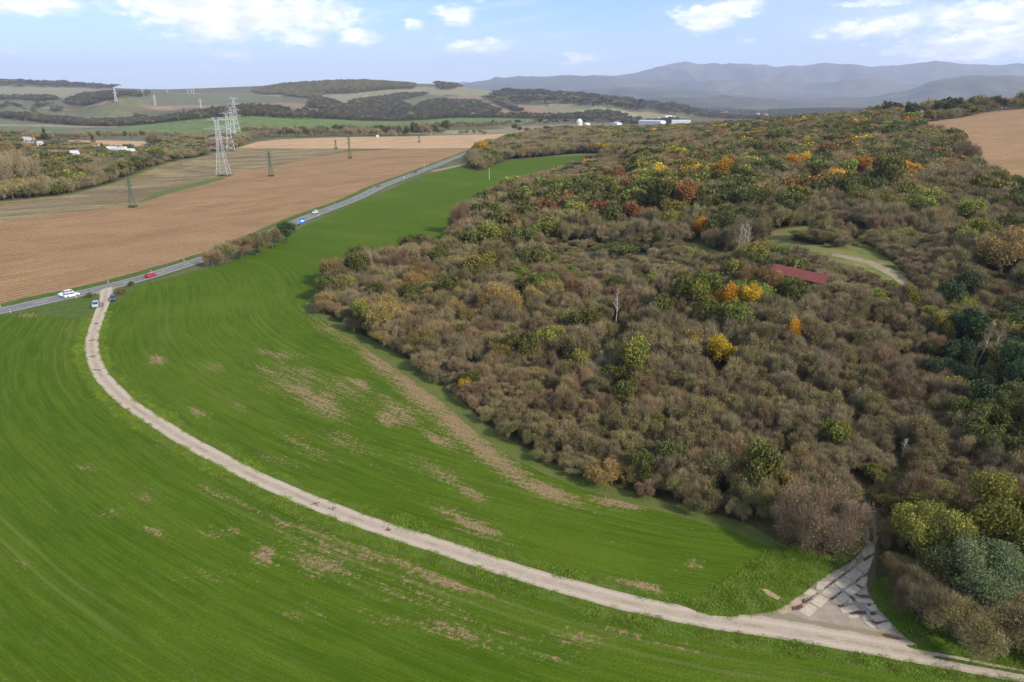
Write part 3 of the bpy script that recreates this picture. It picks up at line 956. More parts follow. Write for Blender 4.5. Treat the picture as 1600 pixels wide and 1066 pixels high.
def range_mesh(name, pts_, Rc, depth, zb, seed, ridge=.6):
    P = np.array(pts_, float)
    a = np.linspace(R(-60), R(60), 420)
    x = np.tan(a)
    pa = [px_azel(px, py) for px, py in P]
    A = np.array([q[0] for q in pa])
    E = np.array([q[1] for q in pa])
    el = np.interp(a, A, E)
    Dr = Rc / np.cos(a * 0) * np.ones_like(a)
    crest = CAM_Z + Dr * np.tan(el)
    crest += (fbm(a * 90, a * 0 + seed, seed, 4) - .5) * Rc * .0035
    rows = 46
    tt = np.linspace(-1, 1.0, rows)
    V = []
    for t in tt:
        rr = Dr + t * depth
        sh = np.clip(1 - abs(t), 0, 1)
        shp = sh ** .85
        X, Y = np.sin(a) * rr, np.cos(a) * rr
        # spurs run down from the crest, gullies between them
        sp = 1 - np.abs(fbm(a * Rc / 900 + t * 1.2 * (fbm(a * 6, a * 0 + 3, seed + 1, 2) - .5) * 4, a * 0 + t * 1.1, seed + 4, 4) * 2 - 1) * 1.6
        hgt = (crest - zb) * (shp + ridge * (sp - .75) * sh ** .5 * (1 - sh ** 3))
        hgt += (fbm(X / 500, Y / 500, seed + 9, 3) - .5) * 60 * sh * (1 - sh ** 4)
        V.append(np.stack([X, Y, zb + np.maximum(hgt, -30) - (sh <= 0) * 60], 1))
    V = np.array(V)
    i = np.arange(rows * len(a)).reshape(rows, len(a))
    q = np.stack([i[:-1, :-1].ravel(), i[:-1, 1:].ravel(), i[1:, 1:].ravel(), i[1:, :-1].ravel()], 1)
    o = link(name, np_mesh(name, V.reshape(-1, 3), q, [M['mount']], smooth=True))
    tag(o, kind='structure')


range_mesh('mountains', [(-700, 150), (300, 148), (600, 136), (740, 127), (790, 121), (870, 117), (960, 117), (1000, 112), (1030, 103), (1068, 95), (1110, 98), (1170, 99), (1225, 103), (1260, 100), (1297, 97), (1350, 101), (1402, 103), (1430, 99), (1462, 94), (1500, 98), (1540, 101), (1600, 98), (1750, 95), (1900, 105), (2300, 100)], 19500, 4200, -30, 3)
range_mesh('mountains', [(-700, 150), (500, 150), (690, 138), (740, 128), (780, 120), (830, 119), (880, 118), (925, 117), (1000, 122), (1080, 127), (1150, 124), (1230, 131), (1300, 127), (1360, 122), (1430, 132), (1520, 126), (1600, 122), (1800, 118), (2300, 130)], 14500, 2600, -30, 21)
range_mesh('hills', [(-700, 160), (700, 158), (850, 148), (912, 140), (980, 135), (1035, 136), (1090, 142), (1160, 150), (1260, 153), (1370, 150), (1420, 140), (1455, 127), (1500, 119), (1545, 117), (1600, 118), (1750, 112), (1900, 125), (2300, 135)], 10500, 1700, -32, 40, .3)
range_mesh('hills', [(-700, 160), (400, 142), (480, 141), (300, 137), (700, 160), (2300, 165)][:2] + [(600, 150), (900, 158), (1060, 152), (1130, 149), (1200, 156), (1330, 162), (1450, 158), (1600, 160), (2300, 160)], 7800, 900, -36, 60, .3)

# ------------------------------------------------------------------ plants: meshes
def leaf_mat(name, c1, c2, trans=.22, hue=.035, sat=.9):
    m, t, p, o = material(name)
    a = t.n('ShaderNodeAttribute', attribute_name='tone')
    oi = t.n('ShaderNodeObjectInfo')
    col = t.mix(a.outputs['Fac'], c1, c2)
    hs = t.n('ShaderNodeHueSaturation')
    t.link(col, hs.inputs['Color'])
    t.link(t.lin(oi.outputs['Random'], 0, 1, .5 - hue, .5 + hue), hs.inputs['Hue'])
    r2 = t.math('FRACT', t.math('MULTIPLY', oi.outputs['Random'], 17.31))
    t.link(t.lin(r2, 0, 1, .72, 1.28), hs.inputs['Value'])
    hs.inputs['Saturation'].default_value = sat
    p.inputs['Roughness'].default_value = .75
    p.inputs['Specular IOR Level'].default_value = .15
    t.link(hs.outputs[0], p.inputs['Base Color'])
    tr = t.n('ShaderNodeBsdfTranslucent')
    t.link(hs.outputs[0], tr.inputs[0])
    mx = t.n('ShaderNodeMixShader')
    mx.inputs[0].default_value = trans
    t.link(p.outputs[0], mx.inputs[1])
    t.link(tr.outputs[0], mx.inputs[2])
    t.link(mx.outputs[0], o.inputs[0])
    return m


M['bark'] = plain('grey_bark', (.13, .11, .09), .9, spec=.1, var=.25)
M['bark_pale'] = plain('pale_bark', (.55, .52, .46), .8, spec=.1, var=.15)
LM = {
    'bare': leaf_mat('grey_twigs', (.145, .112, .058), (.335, .265, .142), .0, .012),
    'brown': leaf_mat('brown_twigs', (.155, .10, .046), (.33, .23, .105), .05, .012),
    'olive': leaf_mat('olive_leaves', (.10, .092, .014), (.29, .255, .048), hue=.02),
    'khaki': leaf_mat('khaki_leaves', (.15, .12, .032), (.33, .265, .075), hue=.015),
    'green': leaf_mat('green_leaves', (.055, .064, .011), (.155, .160, .028), hue=.02),
    'dark': leaf_mat('dark_needles', (.030, .052, .018), (.085, .12, .040), .1),
    'ygreen': leaf_mat('yellow_green_leaves', (.10, .115, .012), (.31, .30, .03)),
    'yellow': leaf_mat('yellow_leaves', (.34, .23, .012), (.66, .47, .03), .25, .008, 1),
    'orange': leaf_mat('orange_leaves', (.34, .15, .012), (.60, .31, .03), .25, .012, 1),
    'rust': leaf_mat('rust_leaves', (.16, .075, .028), (.31, .155, .052), .2, .012, 1),
    'frost': leaf_mat('grey_green_leaves', (.07, .105, .035), (.28, .34, .13), .25, .0),
    'ochre': leaf_mat('ochre_leaves', (.20, .14, .03), (.40, .29, .06), .2, .02, 1),
    'blue': leaf_mat('far_woodland_leaves', (.05, .052, .028), (.12, .105, .058), .1, .03),
    'weed': leaf_mat('weed_blades', (.11, .18, .012), (.24, .33, .04), .25, .02, 1),
}


def unit(n, g):
    v = g.normal(size=(n, 3))
    return v / np.linalg.norm(v, axis=1)[:, None]


def tubes(segs, n=5):
    """segs (a, b, r0, r1) -> verts, quads"""
    V, F = [], []
    for a, b, r0, r1 in segs:
        a, b = np.array(a, float), np.array(b, float)
        d = b - a
        L = np.linalg.norm(d)
        if L < 1e-6:
            continue
        d /= L
        u = np.cross(d, [0, 0, 1.0] if abs(d[2]) < .9 else [1.0, 0, 0])
        u /= np.linalg.norm(u)
        w_ = np.cross(d, u)
        base_ = len(V) * 1
        for p_, r_ in ((a, r0), (b, r1)):
            for i in range(n):
                t = 2 * math.pi * i / n
                V.append(p_ + (u * math.cos(t) + w_ * math.sin(t)) * r_)
        for i in range(n):
            F.append((base_ + i, base_ + (i + 1) % n, base_ + n + (i + 1) % n, base_ + n + i))
    return np.array(V), np.array(F, dtype=np.int32)


def leaves(C, size, g, asp=.6, flat=.0, dirs=None):
    """one small blade at every point of C"""
    n = len(C)
    u = unit(n, g) if dirs is None else dirs + unit(n, g) * .45
    u[:, 2] *= (1 - flat)
    u /= np.linalg.norm(u, axis=1)[:, None]
    v = np.cross(u, unit(n, g))
    v /= np.maximum(np.linalg.norm(v, axis=1)[:, None], 1e-6)
    s = (size * g.uniform(.6, 1.35, n))[:, None]
    V = np.stack([C + u * s, C + v * s * asp, C - u * s, C - v * s * asp], 1).reshape(-1, 3)
    F = np.arange(4 * n, dtype=np.int32).reshape(n, 4)
    return V, F


def plant(seed, h, r, nlobe, nleaf, lsize, ntwig=0, tlen=.8, twid=.03, trunk_h=None, shape='round', leaf_asp=.6, limb=.09, gap=.0, hang=0.0):
    """-> dict of trunk (V,F), leaves (V,F,tone), twigs (V,F,tone)"""
    g = np.random.default_rng(seed)
    th = h * .25 if trunk_h is None else trunk_h
    cz_ = (h + th) / 2
    rz = (h - th) / 2
    # lobes of the crown
    L = unit(nlobe, g)
    L[:, 2] = np.abs(L[:, 2]) * 1.15 - .38
    L /= np.maximum(1, np.linalg.norm(L, axis=1))[:, None]
    k = g.uniform(.5, 1.0, nlobe)[:, None]
    if shape == 'round':
        C = L * k * np.array([r * .9, r * .9, rz]) + np.array([0, 0, cz_ - rz * .05])
        lr = g.uniform(.24, .46, nlobe) * r
    elif shape == 'bush':         # reaches the ground
        C = L * k * np.array([r, r, rz]) + np.array([0, 0, cz_ - rz * .15])
        lr = g.uniform(.20, .46, nlobe) * r
    elif shape == 'tall':
        C = L * k * np.array([r * .8, r * .8, rz * 1.1]) + np.array([0, 0, cz_])
        lr = g.uniform(.35, .55, nlobe) * r
    ang = g.uniform(0, 2 * math.pi, nlobe)
    segs = []
    tr = limb * 1.7
    top = np.array([g.normal() * .1 * r, g.normal() * .1 * r, th + (h - th) * .35])
    mid = np.array([0, 0, th]) + g.normal(size=3) * .03 * r
    segs += [((0, 0, -.3), mid, tr * 1.25, tr), (mid, top, tr, tr * .6)]
    for i in range(nlobe):
        st = mid + (top - mid) * g.uniform(0, .9)
        m_ = (st + C[i]) / 2 + np.array([0, 0, -.08 * r])
        segs += [(st, m_, limb * .75, limb * .5), (m_, C[i], limb * .5, limb * .2)]
        for j in range(3):
            e = C[i] + unit(1, g)[0] * lr[i] * .8
            segs.append((C[i] + g.normal(size=3) * .05, e, limb * .25, limb * .08))
    outd = {'trunk': tubes(segs)}
    wt_ = lr ** 2
    wt_ = wt_ / wt_.sum()
    ltone = g.uniform(0, 1, nlobe)

    def cloud(n, rp):
        li = g.choice(nlobe, n, p=wt_)
        d = unit(n, g)
        d[:, 2] = np.where((d[:, 2] < -.3) & (g.random(n) < .5), -d[:, 2], d[:, 2])
        rr = g.random(n) ** rp
        # ragged surface
        rag = .6 + .8 * fbm(d[:, 0] * 2.3 + li * 7, d[:, 1] * 2.3 + d[:, 2] * 2.3, seed, 2)
        p = C[li] + d * (lr[li] * rr * rag)[:, None]
        keep = p[:, 2] > (.05 if shape == 'bush' else th * .6)
        return p[keep], d[keep], li[keep]
    if nleaf:
        p, d, li = cloud(nleaf, .45)
        if gap:
            kk = fbm(p[:, 0] / r * 3, p[:, 1] / r * 3 + p[:, 2] / r * 3, seed + 5, 2) > gap
            p, d, li = p[kk], d[kk], li[kk]
        dd_ = None
        if hang:
            dd_ = d * (1 - hang) + np.array([0, 0, -hang])
        V, F = leaves(p, lsize, g, leaf_asp, dirs=dd_)
        tone = np.clip(ltone[li] * .45 + g.random(len(p)) * .55, 0, 1)
        outd['leaves'] = (V, F, np.repeat(tone, 4))
    if ntwig:
        p, d, li = cloud(ntwig, .6)
        dr = d * .7 + np.array([0, 0, .55]) + unit(len(p), g) * .38
        dr /= np.linalg.norm(dr, axis=1)[:, None]
        ln = tlen * g.uniform(.5, 1.3, len(p))
        sd = np.cross(dr, unit(len(p), g))
        sd /= np.maximum(np.linalg.norm(sd, axis=1)[:, None], 1e-6)
        a = p - dr * (ln * .5)[:, None]
        b = p + dr * (ln * .5)[:, None]
        V = np.stack([a + sd * twid, a - sd * twid, b], 1).reshape(-1, 3)
        F = np.arange(3 * len(p), dtype=np.int32).reshape(-1, 3)
        tone = np.clip(ltone[li] * .4 + g.random(len(p)) * .6, 0, 1)
        outd['twigs'] = (V, F, np.repeat(tone, 3))
    return outd


def set_tone(me, t_):
    me.attributes.new('tone', 'FLOAT', 'POINT').data.foreach_set('value', np.asarray(t_, np.float32))


def crown_mesh(d, leafm, twigm, with_trunk=None):
    V, F, T, MI, b = [], [], [], [], 0
    mats = [leafm, twigm]
    if 'leaves' in d:
        v, f, t_ = d['leaves']
        V.append(v); F.append(f + b); T.append(t_); MI.append(np.zeros(len(f), int)); b += len(v)
    if with_trunk is not None:
        v, f = d['trunk']
        V.append(v); F.append(f + b); T.append(np.full(len(v), .5)); MI.append(np.full(len(f), 2)); b += len(v)
        mats.append(with_trunk)
    if 'twigs' in d:
        v, f, t_ = d['twigs']
        V.append(v); F.append(f + b); T.append(t_); MI.append(np.full(len(f), 1)); b += len(v)
    me = np_mesh('crown', np.vstack(V), F, mats, np.concatenate(MI))
    set_tone(me, np.concatenate(T))
    return me


# kind: (generator settings near, far, leaf material, twig material, bark)
TW = dict(nleaf=1300, lsize=.09, ntwig=4600, tlen=1.15, twid=.019)
MX = dict(nleaf=2800, lsize=.105, ntwig=3000, tlen=1.1, twid=.019)
LF = dict(nleaf=5200, lsize=.15, ntwig=300, tlen=.7, twid=.022)
KINDS = {
    'bare': (TW, 'bare', 'khaki'), 'brown': (TW, 'brown', 'brown'), 'olive': (MX, 'bare', 'olive'), 'khaki': (MX, 'bare', 'khaki'),
    'green': (LF, 'bare', 'green'), 'dark': (LF, 'bare', 'dark'), 'ygreen': (LF, 'bare', 'ygreen'), 'yellow': (LF, 'bare', 'yellow'),
    'orange': (LF, 'brown', 'orange'), 'rust': (LF, 'brown', 'rust'), 'frost': (LF, 'bare', 'frost'), 'ochre': (MX, 'brown', 'ochre'),
}
PLANTS = {}       # (kind, lod, variant) -> (trunk mesh, crown mesh, combined mesh)
lib = bpy.data.collections.new('plant_library')
LIBIDX = {}
_geo = {}


def geo(cls, lod, v):
    key = (cls, lod, v)
    if key not in _geo:
        st = {'TW': TW, 'MX': MX, 'LF': LF}[cls]
        st = dict(st)
        if lod == 1:
            st['nleaf'] = int(st['nleaf'] * .22)
            st['lsize'] *= 2.0
            st['ntwig'] = int(st['ntwig'] * .22)
            st['twid'] *= 2.2
            st['tlen'] *= 1.3
        if lod == 2:
            st['nleaf'] = int(st['nleaf'] * 4)
            st['lsize'] *= .5
            st['ntwig'] = int(st['ntwig'] * 2.5)
            st['twid'] *= .55
            st['tlen'] *= .8
        sd = 100 + v * 13 + {'TW': 0, 'MX': 500, 'LF': 900}[cls]
        hh, rr = ((4.4, 2.7), (4.9, 2.5), (4.0, 2.9), (5.2, 2.6))[v % 4]
        _geo[key] = plant(sd, hh, rr, (19, 15, 22, 17)[v % 4], shape='bush' if cls != 'LF' else 'round', trunk_h=.5 if cls != 'LF' else .9, limb=.06, **st)
    return _geo[key]


NV = {0: 4, 1: 3, 2: 2}
for kd, (st, tw, lf) in KINDS.items():
    cls = 'TW' if st is TW else 'MX' if st is MX else 'LF'
    for lod in (0, 1, 2):
        for v in range(NV[lod]):
            d = geo(cls, lod, v)
            tkey = (cls, lod, v)
            tm = np_mesh('trunk', d['trunk'][0], d['trunk'][1], [M['bark']])
            cm = crown_mesh(d, LM[lf], LM[tw])
            PLANTS[(kd, lod, v)] = (tm, cm)
            if lod == 2:
                continue
            full = crown_mesh(d, LM[lf], LM[tw], M['bark'])
            PLANTS[(kd, lod, v)] = (tm, cm)
            po = bpy.data.objects.new('z%03d_%s' % (len(LIBIDX), kd), full)
            lib.objects.link(po)
            LIBIDX[(kd, lod, v)] = len(LIBIDX)
# far trees: whole crowns a few pixels wide
for v in range(4):
    d = plant(700 + v, 11, 5.0, 9, 260, .75, 120, 2.0, .12, trunk_h=2, limb=.2, shape='round')
    for nm in ('blue', 'olive', 'ochre'):
        po = bpy.data.objects.new('z%03d_far' % len(LIBIDX), crown_mesh(d, LM[nm], LM['bare'], M['bark']))
        lib.objects.link(po)
        LIBIDX[('far_' + nm, 0, v)] = len(LIBIDX)
# weeds
for v in range(3):
    g = np.random.default_rng(40 + v)
    n = 130
    C = np.stack([g.normal(0, .3, n), g.normal(0, .3, n), g.uniform(.0, .2, n) ** 1.1], 1)
    V, F = leaves(C, .062, g, .4)
    me = np_mesh('weed', V, F, [LM['weed']])
    set_tone(me, np.repeat(g.random(n), 4))
    po = bpy.data.objects.new('z%03d_weed' % len(LIBIDX), me)
    lib.objects.link(po)
    LIBIDX[('weed', 0, v)] = len(LIBIDX)


def scatter_tree():
    ng = bpy.data.node_groups.new('scatter', 'GeometryNodeTree')
    ng.interface.new_socket('Geometry', in_out='INPUT', socket_type='NodeSocketGeometry')
    ng.interface.new_socket('Geometry', in_out='OUTPUT', socket_type='NodeSocketGeometry')
    N = ng.nodes
    gi, go = N.new('NodeGroupInput'), N.new('NodeGroupOutput')
    ci = N.new('GeometryNodeCollectionInfo')
    ci.inputs['Collection'].default_value = lib
    ci.inputs['Separate Children'].default_value = True
    ci.inputs['Reset Children'].default_value = True
    ip = N.new('GeometryNodeInstanceOnPoints')
    ip.inputs['Pick Instance'].default_value = True

    def attr(nm, ty):
        a = N.new('GeometryNodeInputNamedAttribute')
        a.data_type = ty
        a.inputs['Name'].default_value = nm
        return a.outputs[0]
    L = ng.links.new
    L(gi.outputs[0], ip.inputs['Points'])
    L(ci.outputs[0], ip.inputs['Instance'])
    L(attr('pick', 'INT'), ip.inputs['Instance Index'])
    cr = N.new('ShaderNodeCombineXYZ')
    L(attr('turn', 'FLOAT'), cr.inputs[2])
    er = N.new('FunctionNodeEulerToRotation')
    L(cr.outputs[0], er.inputs[0])
    L(er.outputs[0], ip.inputs['Rotation'])
    L(attr('size', 'FLOAT_VECTOR'), ip.inputs['Scale'])
    L(ip.outputs[0], go.inputs[0])
    return ng


SCAT = scatter_tree()


def scatter(name, XYZ, pick_, turn, size, label=None):
    me = bpy.data.meshes.new(name)
    me.vertices.add(len(XYZ))
    me.vertices.foreach_set('co', np.asarray(XYZ, np.float32).ravel())
    me.attributes.new('pick', 'INT', 'POINT').data.foreach_set('value', np.asarray(pick_, np.int32))
    me.attributes.new('turn', 'FLOAT', 'POINT').data.foreach_set('value', np.asarray(turn, np.float32))
    me.attributes.new('size', 'FLOAT_VECTOR', 'POINT').data.foreach_set('vector', np.asarray(size, np.float32).ravel())
    o = link(name, me)
    md = o.modifiers.new('scatter', 'NODES')
    md.node_group = SCAT
    tag(o, label, kind='stuff')
    return o


def project(X, Y, Z):
    X, Y, Z = np.asarray(X, float), np.asarray(Y, float), np.asarray(Z, float) - CAM_Z
    dep = Y * math.cos(PITCH) - Z * math.sin(PITCH)
    up = Y * math.sin(PITCH) + Z * math.cos(PITCH)
    dep = np.maximum(dep, .1)
    return 800 + X / dep * FPX, 533 - up / dep * FPX, dep


def classify(X, Y):
    c = np.full(len(X), 'valley', dtype=object)
    for cls, W in POLY:
        x0, x1, y0, y1 = W[:, 0].min(), W[:, 0].max(), W[:, 1].min(), W[:, 1].max()
        cand = np.where((X >= x0) & (X <= x1) & (Y >= y0) & (Y <= y1))[0]
        if len(cand):
            m = inside(X[cand], Y[cand], W)
            c[cand[m]] = cls
    return c


# ------------------------------------------------------------------ plants: the ones that stand out
# crown centre px, py, crown width px, kind, height/width, noun, label
SPECIAL = [
    (728, 604, 27, 'yellow', .95, 'shrub', 'small bright yellow bush on the lower edge of the wood against the green field'),
    (893, 449, 30, 'ochre', 1.1, 'tree', 'small ochre yellow tree alone in the middle of the olive scrub'),
    (1120, 553, 56, 'yellow', .9, 'tree', 'round golden yellow tree, lowest bright crown in the middle of the wood'),
    (1171, 468, 38, 'yellow', 1.35, 'tree', 'tall golden yellow tree touching an orange tree on its side'),
    (1137, 472, 44, 'orange', 1.1, 'tree', 'orange tree pressed against a taller golden yellow tree'),
    (1094, 357, 30, 'orange', .95, 'tree', 'small orange tree behind the narrow grass strip near the birches'),
    (1128, 272, 38, 'orange', 1.1, 'tree', 'orange and yellow tree behind the rust crowns in the upper wood'),
    (1236, 522, 34, 'orange', 1.2, 'tree', 'slim pale orange tree between the golden tree and the birch slope'),
    (1563, 392, 86, 'ochre', .85, 'tree', 'broad ochre orange tree above the scrub at the edge of the picture'),
    (1345, 260, 34, 'orange', 1.0, 'tree', 'yellow orange tree on top of the dark green oak group'),
    (1303, 311, 22, 'yellow', .9, 'tree', 'small yellow tree low in front of the dark green oaks'),
    (1405, 300, 22, 'yellow', 1.1, 'tree', 'small lemon yellow tree beside the dark oaks near the tilted pole'),
    (1211, 217, 28, 'ygreen', 1.05, 'tree', 'bright yellow green tree standing out of the high wood'),
    (946, 350, 19, 'ygreen', 1.5, 'tree', 'narrow pointed yellow green tree in front of the rust brown thicket'),
    (848, 357, 30, 'ygreen', 1.0, 'tree', 'pale yellow green tree in the front row by the field bend'),
    (811, 373, 26, 'ochre', 1.1, 'tree', 'little ochre tree before the pale yellow green one'),
    (718, 376, 27, 'ochre', 1.5, 'tree', 'dull yellow tree right below the tall dark one at the field corner'),
    (720, 338, 32, 'brown', 1.6, 'tree', 'tall dark brown tree alone at the inner corner of the green field'),
    (752, 232, 28, 'yellow', .85, 'tree', 'yellow tree at the road end of the far wood belt'),
    (637, 389, 14, 'orange', .9, 'shrub', 'tiny orange bush in the grey thicket by the field'),
    (1070, 308, 46, 'rust', 1.2, 'tree', 'rust red tree beside the big deep green one'),
    (1033, 308, 52, 'green', 1.15, 'tree', 'big deep green tree leaning on a rust red one'),
    (940, 330, 52, 'rust', .75, 'tree', 'low wide rust brown tree in the upper thicket'),
    (1160, 303, 34, 'rust', .8, 'tree', 'rust brown tree right of the yellow and orange crown'),
    (1200, 241, 26, 'rust', 1.1, 'tree', 'reddish tree just below the bright yellow green one'),
    (985, 333, 40, 'rust', .8, 'tree', 'dull rust tree in front of the deep green one'),
    (825, 291, 22, 'yellow', .8, 'tree', 'small yellow tree at the tip of the green field tongue'),
    (820, 300, 24, 'dark', 1.2, 'tree', 'dark green round tree tucked under a small yellow one'),
    (845, 300, 26, 'ochre', .9, 'tree', 'ochre tree next to the dark round one near the field tongue'),
    (778, 424, 38, 'ochre', .8, 'tree', 'straw yellow tree on the crest of the olive scrub'),
    (812, 430, 34, 'ygreen', .9, 'tree', 'yellow green tree next to the straw yellow one in the scrub'),
    (686, 404, 40, 'green', 1.0, 'tree', 'round green tree among grey thicket near the field corner'),
    (822, 452, 42, 'green', .9, 'tree', 'dull green tree below the yellow green pair'),
    (1330, 297, 56, 'green', .85, 'tree', 'dark green oak, lowest of the oak group under the orange crown'),
    (1380, 277, 60, 'green', 1.0, 'tree', 'biggest dark green oak of the oak group'),
    (1365, 300, 44, 'dark', .9, 'tree', 'deep shaded green oak between the two larger oaks'),
    (1421, 177, 26, 'dark', 1.05, 'tree', 'dark round tree at the corner of the hill field'),
    (1412, 207, 16, 'dark', .9, 'tree', 'small dark tree on the hill field edge below the round one'),
    (1503, 240, 46, 'bare', .9, 'tree', 'bare grey brown tree standing out onto the hill field'),
    (1322, 197, 24, 'ygreen', 1.0, 'tree', 'soft yellow green tree near the skyline of the wood'),
    (1372, 195, 28, 'khaki', 1.0, 'tree', 'khaki tree near the skyline before the hill field'),
    (905, 575, 52, 'ygreen', .85, 'tree', 'yellow olive tree beside the bend of the pale woodland path'),
    (882, 545, 56, 'olive', 1.0, 'tree', 'large olive tree behind the yellow olive one at the path bend'),
    (1025, 380, 22, 'green', 1.2, 'shrub', 'green bush behind the dry grassland patch'),
    (1506, 512, 56, 'dark', 1.1, 'tree', 'dark pine behind the two pink brown bare trees'),
    (1568, 524, 42, 'ochre', 1.0, 'tree', 'yellow ochre tree above the dark green pines'),
    (1578, 585, 78, 'dark', 1.1, 'tree', 'large dark green pine, upper one at the edge of the picture'),
    (1590, 650, 84, 'green', 1.0, 'tree', 'dark green tree below the large pine at the edge of the picture'),
    (1520, 600, 60, 'dark', 1.0, 'tree', 'shaded dark pine below the pink brown bare trees'),
    (1568, 696, 46, 'ochre', .75, 'shrub', 'ochre yellow bush below the dark green trees'),
    (1540, 700, 22, 'ygreen', 1.5, 'shrub', 'slender yellow green bush next to the ochre one'),
    (1238, 456, 52, 'green', .75, 'tree', 'green tree in front of the red shed roof'),
    (1208, 440, 42, 'ochre', .9, 'tree', 'ochre brown tree at the end of the red shed roof'),
    (1274, 458, 44, 'olive', .7, 'shrub', 'olive bush covering the lower end of the red roofed shed'),
    (1250, 398, 40, 'bare', .7, 'shrub', 'grey rounded bush between the red shed roof and the clearing'),
    (1450, 272, 18, 'ygreen', 1.0, 'tree', 'small yellow green tree near the foot of the tilted pole'),
    (1392, 447, 20, 'ygreen', .9, 'shrub', 'light green bush beside the worn path of the clearing'),
    (1182, 360, 48, 'khaki', .95, 'tree', 'straw coloured tree behind the white birch stems'),
    (600, 402, 40, 'bare', .8, 'shrub', 'wide grey bush on the upper edge of the wood tip'),
    (935, 418, 50, 'khaki', .5, 'shrub', 'low khaki bush in the dry grassland patch'),
    (960, 276, 40, 'rust', .8, 'tree', 'rust brown tree where the green field tongue ends'),
    (994, 256, 30, 'ygreen', .9, 'tree', 'yellow green tree behind the rust one at the field tongue'),
    (1040, 262, 40, 'khaki', .9, 'tree', 'khaki tree on the ridge behind the field tongue'),
    # roadside
    (448, 362, 38, 'dark', .85, 'shrub', 'darkest roadside bush, last of the row towards the blue sign'),
    (426, 371, 42, 'olive', .8, 'shrub', 'olive roadside bush next to the darkest one'),
    (402, 380, 46, 'olive', .8, 'shrub', 'second olive roadside bush in the middle of the row'),
    (378, 386, 46, 'brown', .8, 'shrub', 'brown roadside bush hiding part of the white car'),
    (354, 394, 42, 'olive', .8, 'shrub', 'olive roadside bush between two brown ones'),
    (332, 403, 36, 'brown', .75, 'shrub', 'low brown roadside bush at the near end of the row'),
    (206, 444, 10, 'green', .8, 'shrub', 'tiny green bush on the verge above the farm track mouth'),
    (191, 455, 16, 'brown', .6, 'shrub', 'small brown dry bush beside the dark parked car'),
    (140, 461, 14, 'olive', .5, 'shrub', 'low olive weeds bush at the foot of the dark pole'),
    # around the fork in the foreground
    (1440, 832, 115, 'ygreen', 1.15, 'tree', 'yellow green tree beside the fork, nearest to the concrete slabs'),
    (1560, 815, 150, 'ygreen', 1.1, 'tree', 'bright yellow green tree behind the feathery grey green one'),
    (1405, 900, 84, 'olive', .8, 'shrub', 'olive bush at the track edge below the yellow olive tree'),
    (1432, 930, 96, 'bare', 1.0, 'shrub', 'pale grey bush facing the concrete slabs'),
    (1500, 968, 118, 'olive', .8, 'shrub', 'olive thorny bush above the track verge'),
    (1580, 965, 120, 'khaki', .85, 'shrub', 'khaki bush with long bare stems at the track side'),
    (1475, 870, 110, 'green', 1.0, 'shrub', 'green bush between the pale grey bush and the feathery tree'),
    (1604, 872, 110, 'ygreen', 1.0, 'tree', 'yellow green tree at the picture edge right behind the feathery one'),
    (1680, 940, 130, 'ygreen', 1.0, 'tree', 'yellow green tree beyond the feathery one beside the track'),
    (1640, 1010, 90, 'olive', .8, 'shrub', 'olive bush over the track at the edge of the picture'),
]
PLACED = []       # x, y, radius of things that keep the thicket away


def put_plant(x, y, w_, hw, kind, noun, label, group=None, lod=0, zoff=0.0, sink=0.0):
    """w_ crown width in metres, hw height over width"""
    v = rnd.randrange(NV[lod])
    tm, cm = PLANTS[(kind, lod, v)]
    base_w = (5.6, 5.3, 6.0, 5.4)[v % 4]
    base_h = (4.7, 5.2, 4.3, 5.5)[v % 4]
    sx = w_ / base_w
    sz = w_ * hw / base_h
    root = link(noun, None, loc=(x, y, float(height(x, y)) - sink))
    root.rotation_euler = (0, 0, rnd.uniform(0, 6.28))
    root.scale = (sx * rnd.uniform(.93, 1.07), sx * rnd.uniform(.93, 1.07), sz)
    tag(root, label, noun, group)
    link('trunk' if noun == 'tree' else 'stem', tm, root)
    link('crown', cm, root)
    return root


def world_of(px, py, wpx, hw):
    """a crown seen at px, py, wpx wide: the point of the ground it stands on and its width in metres"""
    by = py + wpx * hw * .42
    for _ in range(3):
        g_ = pick(px, by)[0]
        _, _, dep = project(g_[0], g_[1], g_[2])
        wm = wpx * float(dep) / FPX
        # crown centre at half height
        _, pc, _ = project(g_[0], g_[1], g_[2] + wm * hw * .52)
        by += (py - float(pc)) * .9
    return g_, wm


SP_DONE = []
for (px, py, wpx, kd, hw, noun, lab) in SPECIAL:
    g_, wm = world_of(px, py, wpx, hw)
    # where rising ground hides the foot, the sight line still meets the slope nearby
    big_ = wm > 6.5 and wpx > 60
    put_plant(g_[0], g_[1], wm, hw * (1.12 if wpx < 90 else 1.0), kd, noun, lab, lod=2 if wm > 6.0 and g_[1] < 140 else 0)
    PLACED.append((g_[0], g_[1], wm * .42))
    _d = math.hypot(g_[0], g_[1])
    if _d > 150:
        _f = 1 - (wm * .55 + 1.5) / _d
        PLACED.append((g_[0] * _f, g_[1] * _f, wm * .36))
    SP_DONE.append((px, py, lab))

# the big domed bush by the fork: its own mesh, much denser
g_, wm = world_of(1272, 797, 152, .86)
dome = plant(4242, 8.2, 5.4, 26, 5200, .085, 30000, .72, .016, trunk_h=.5, shape='bush', limb=.10)
root = link('shrub', None, loc=(g_[0], g_[1], float(height(g_[0], g_[1]))))
root.scale = (wm / 12.2, wm / 12.2, wm / 12.2 * 1.15)
tag(root, 'largest shrub, a domed reddish brown bush where the farm track forks', 'shrub')
link('stem', np_mesh('stem', *dome['trunk'], [M['bark']]), root)
link('crown', crown_mesh(dome, LM['khaki'], leaf_mat('reddish_twigs', (.13, .088, .052), (.28, .19, .115), 0, .0)), root)
PLACED.append((g_[0], g_[1], wm * .5))
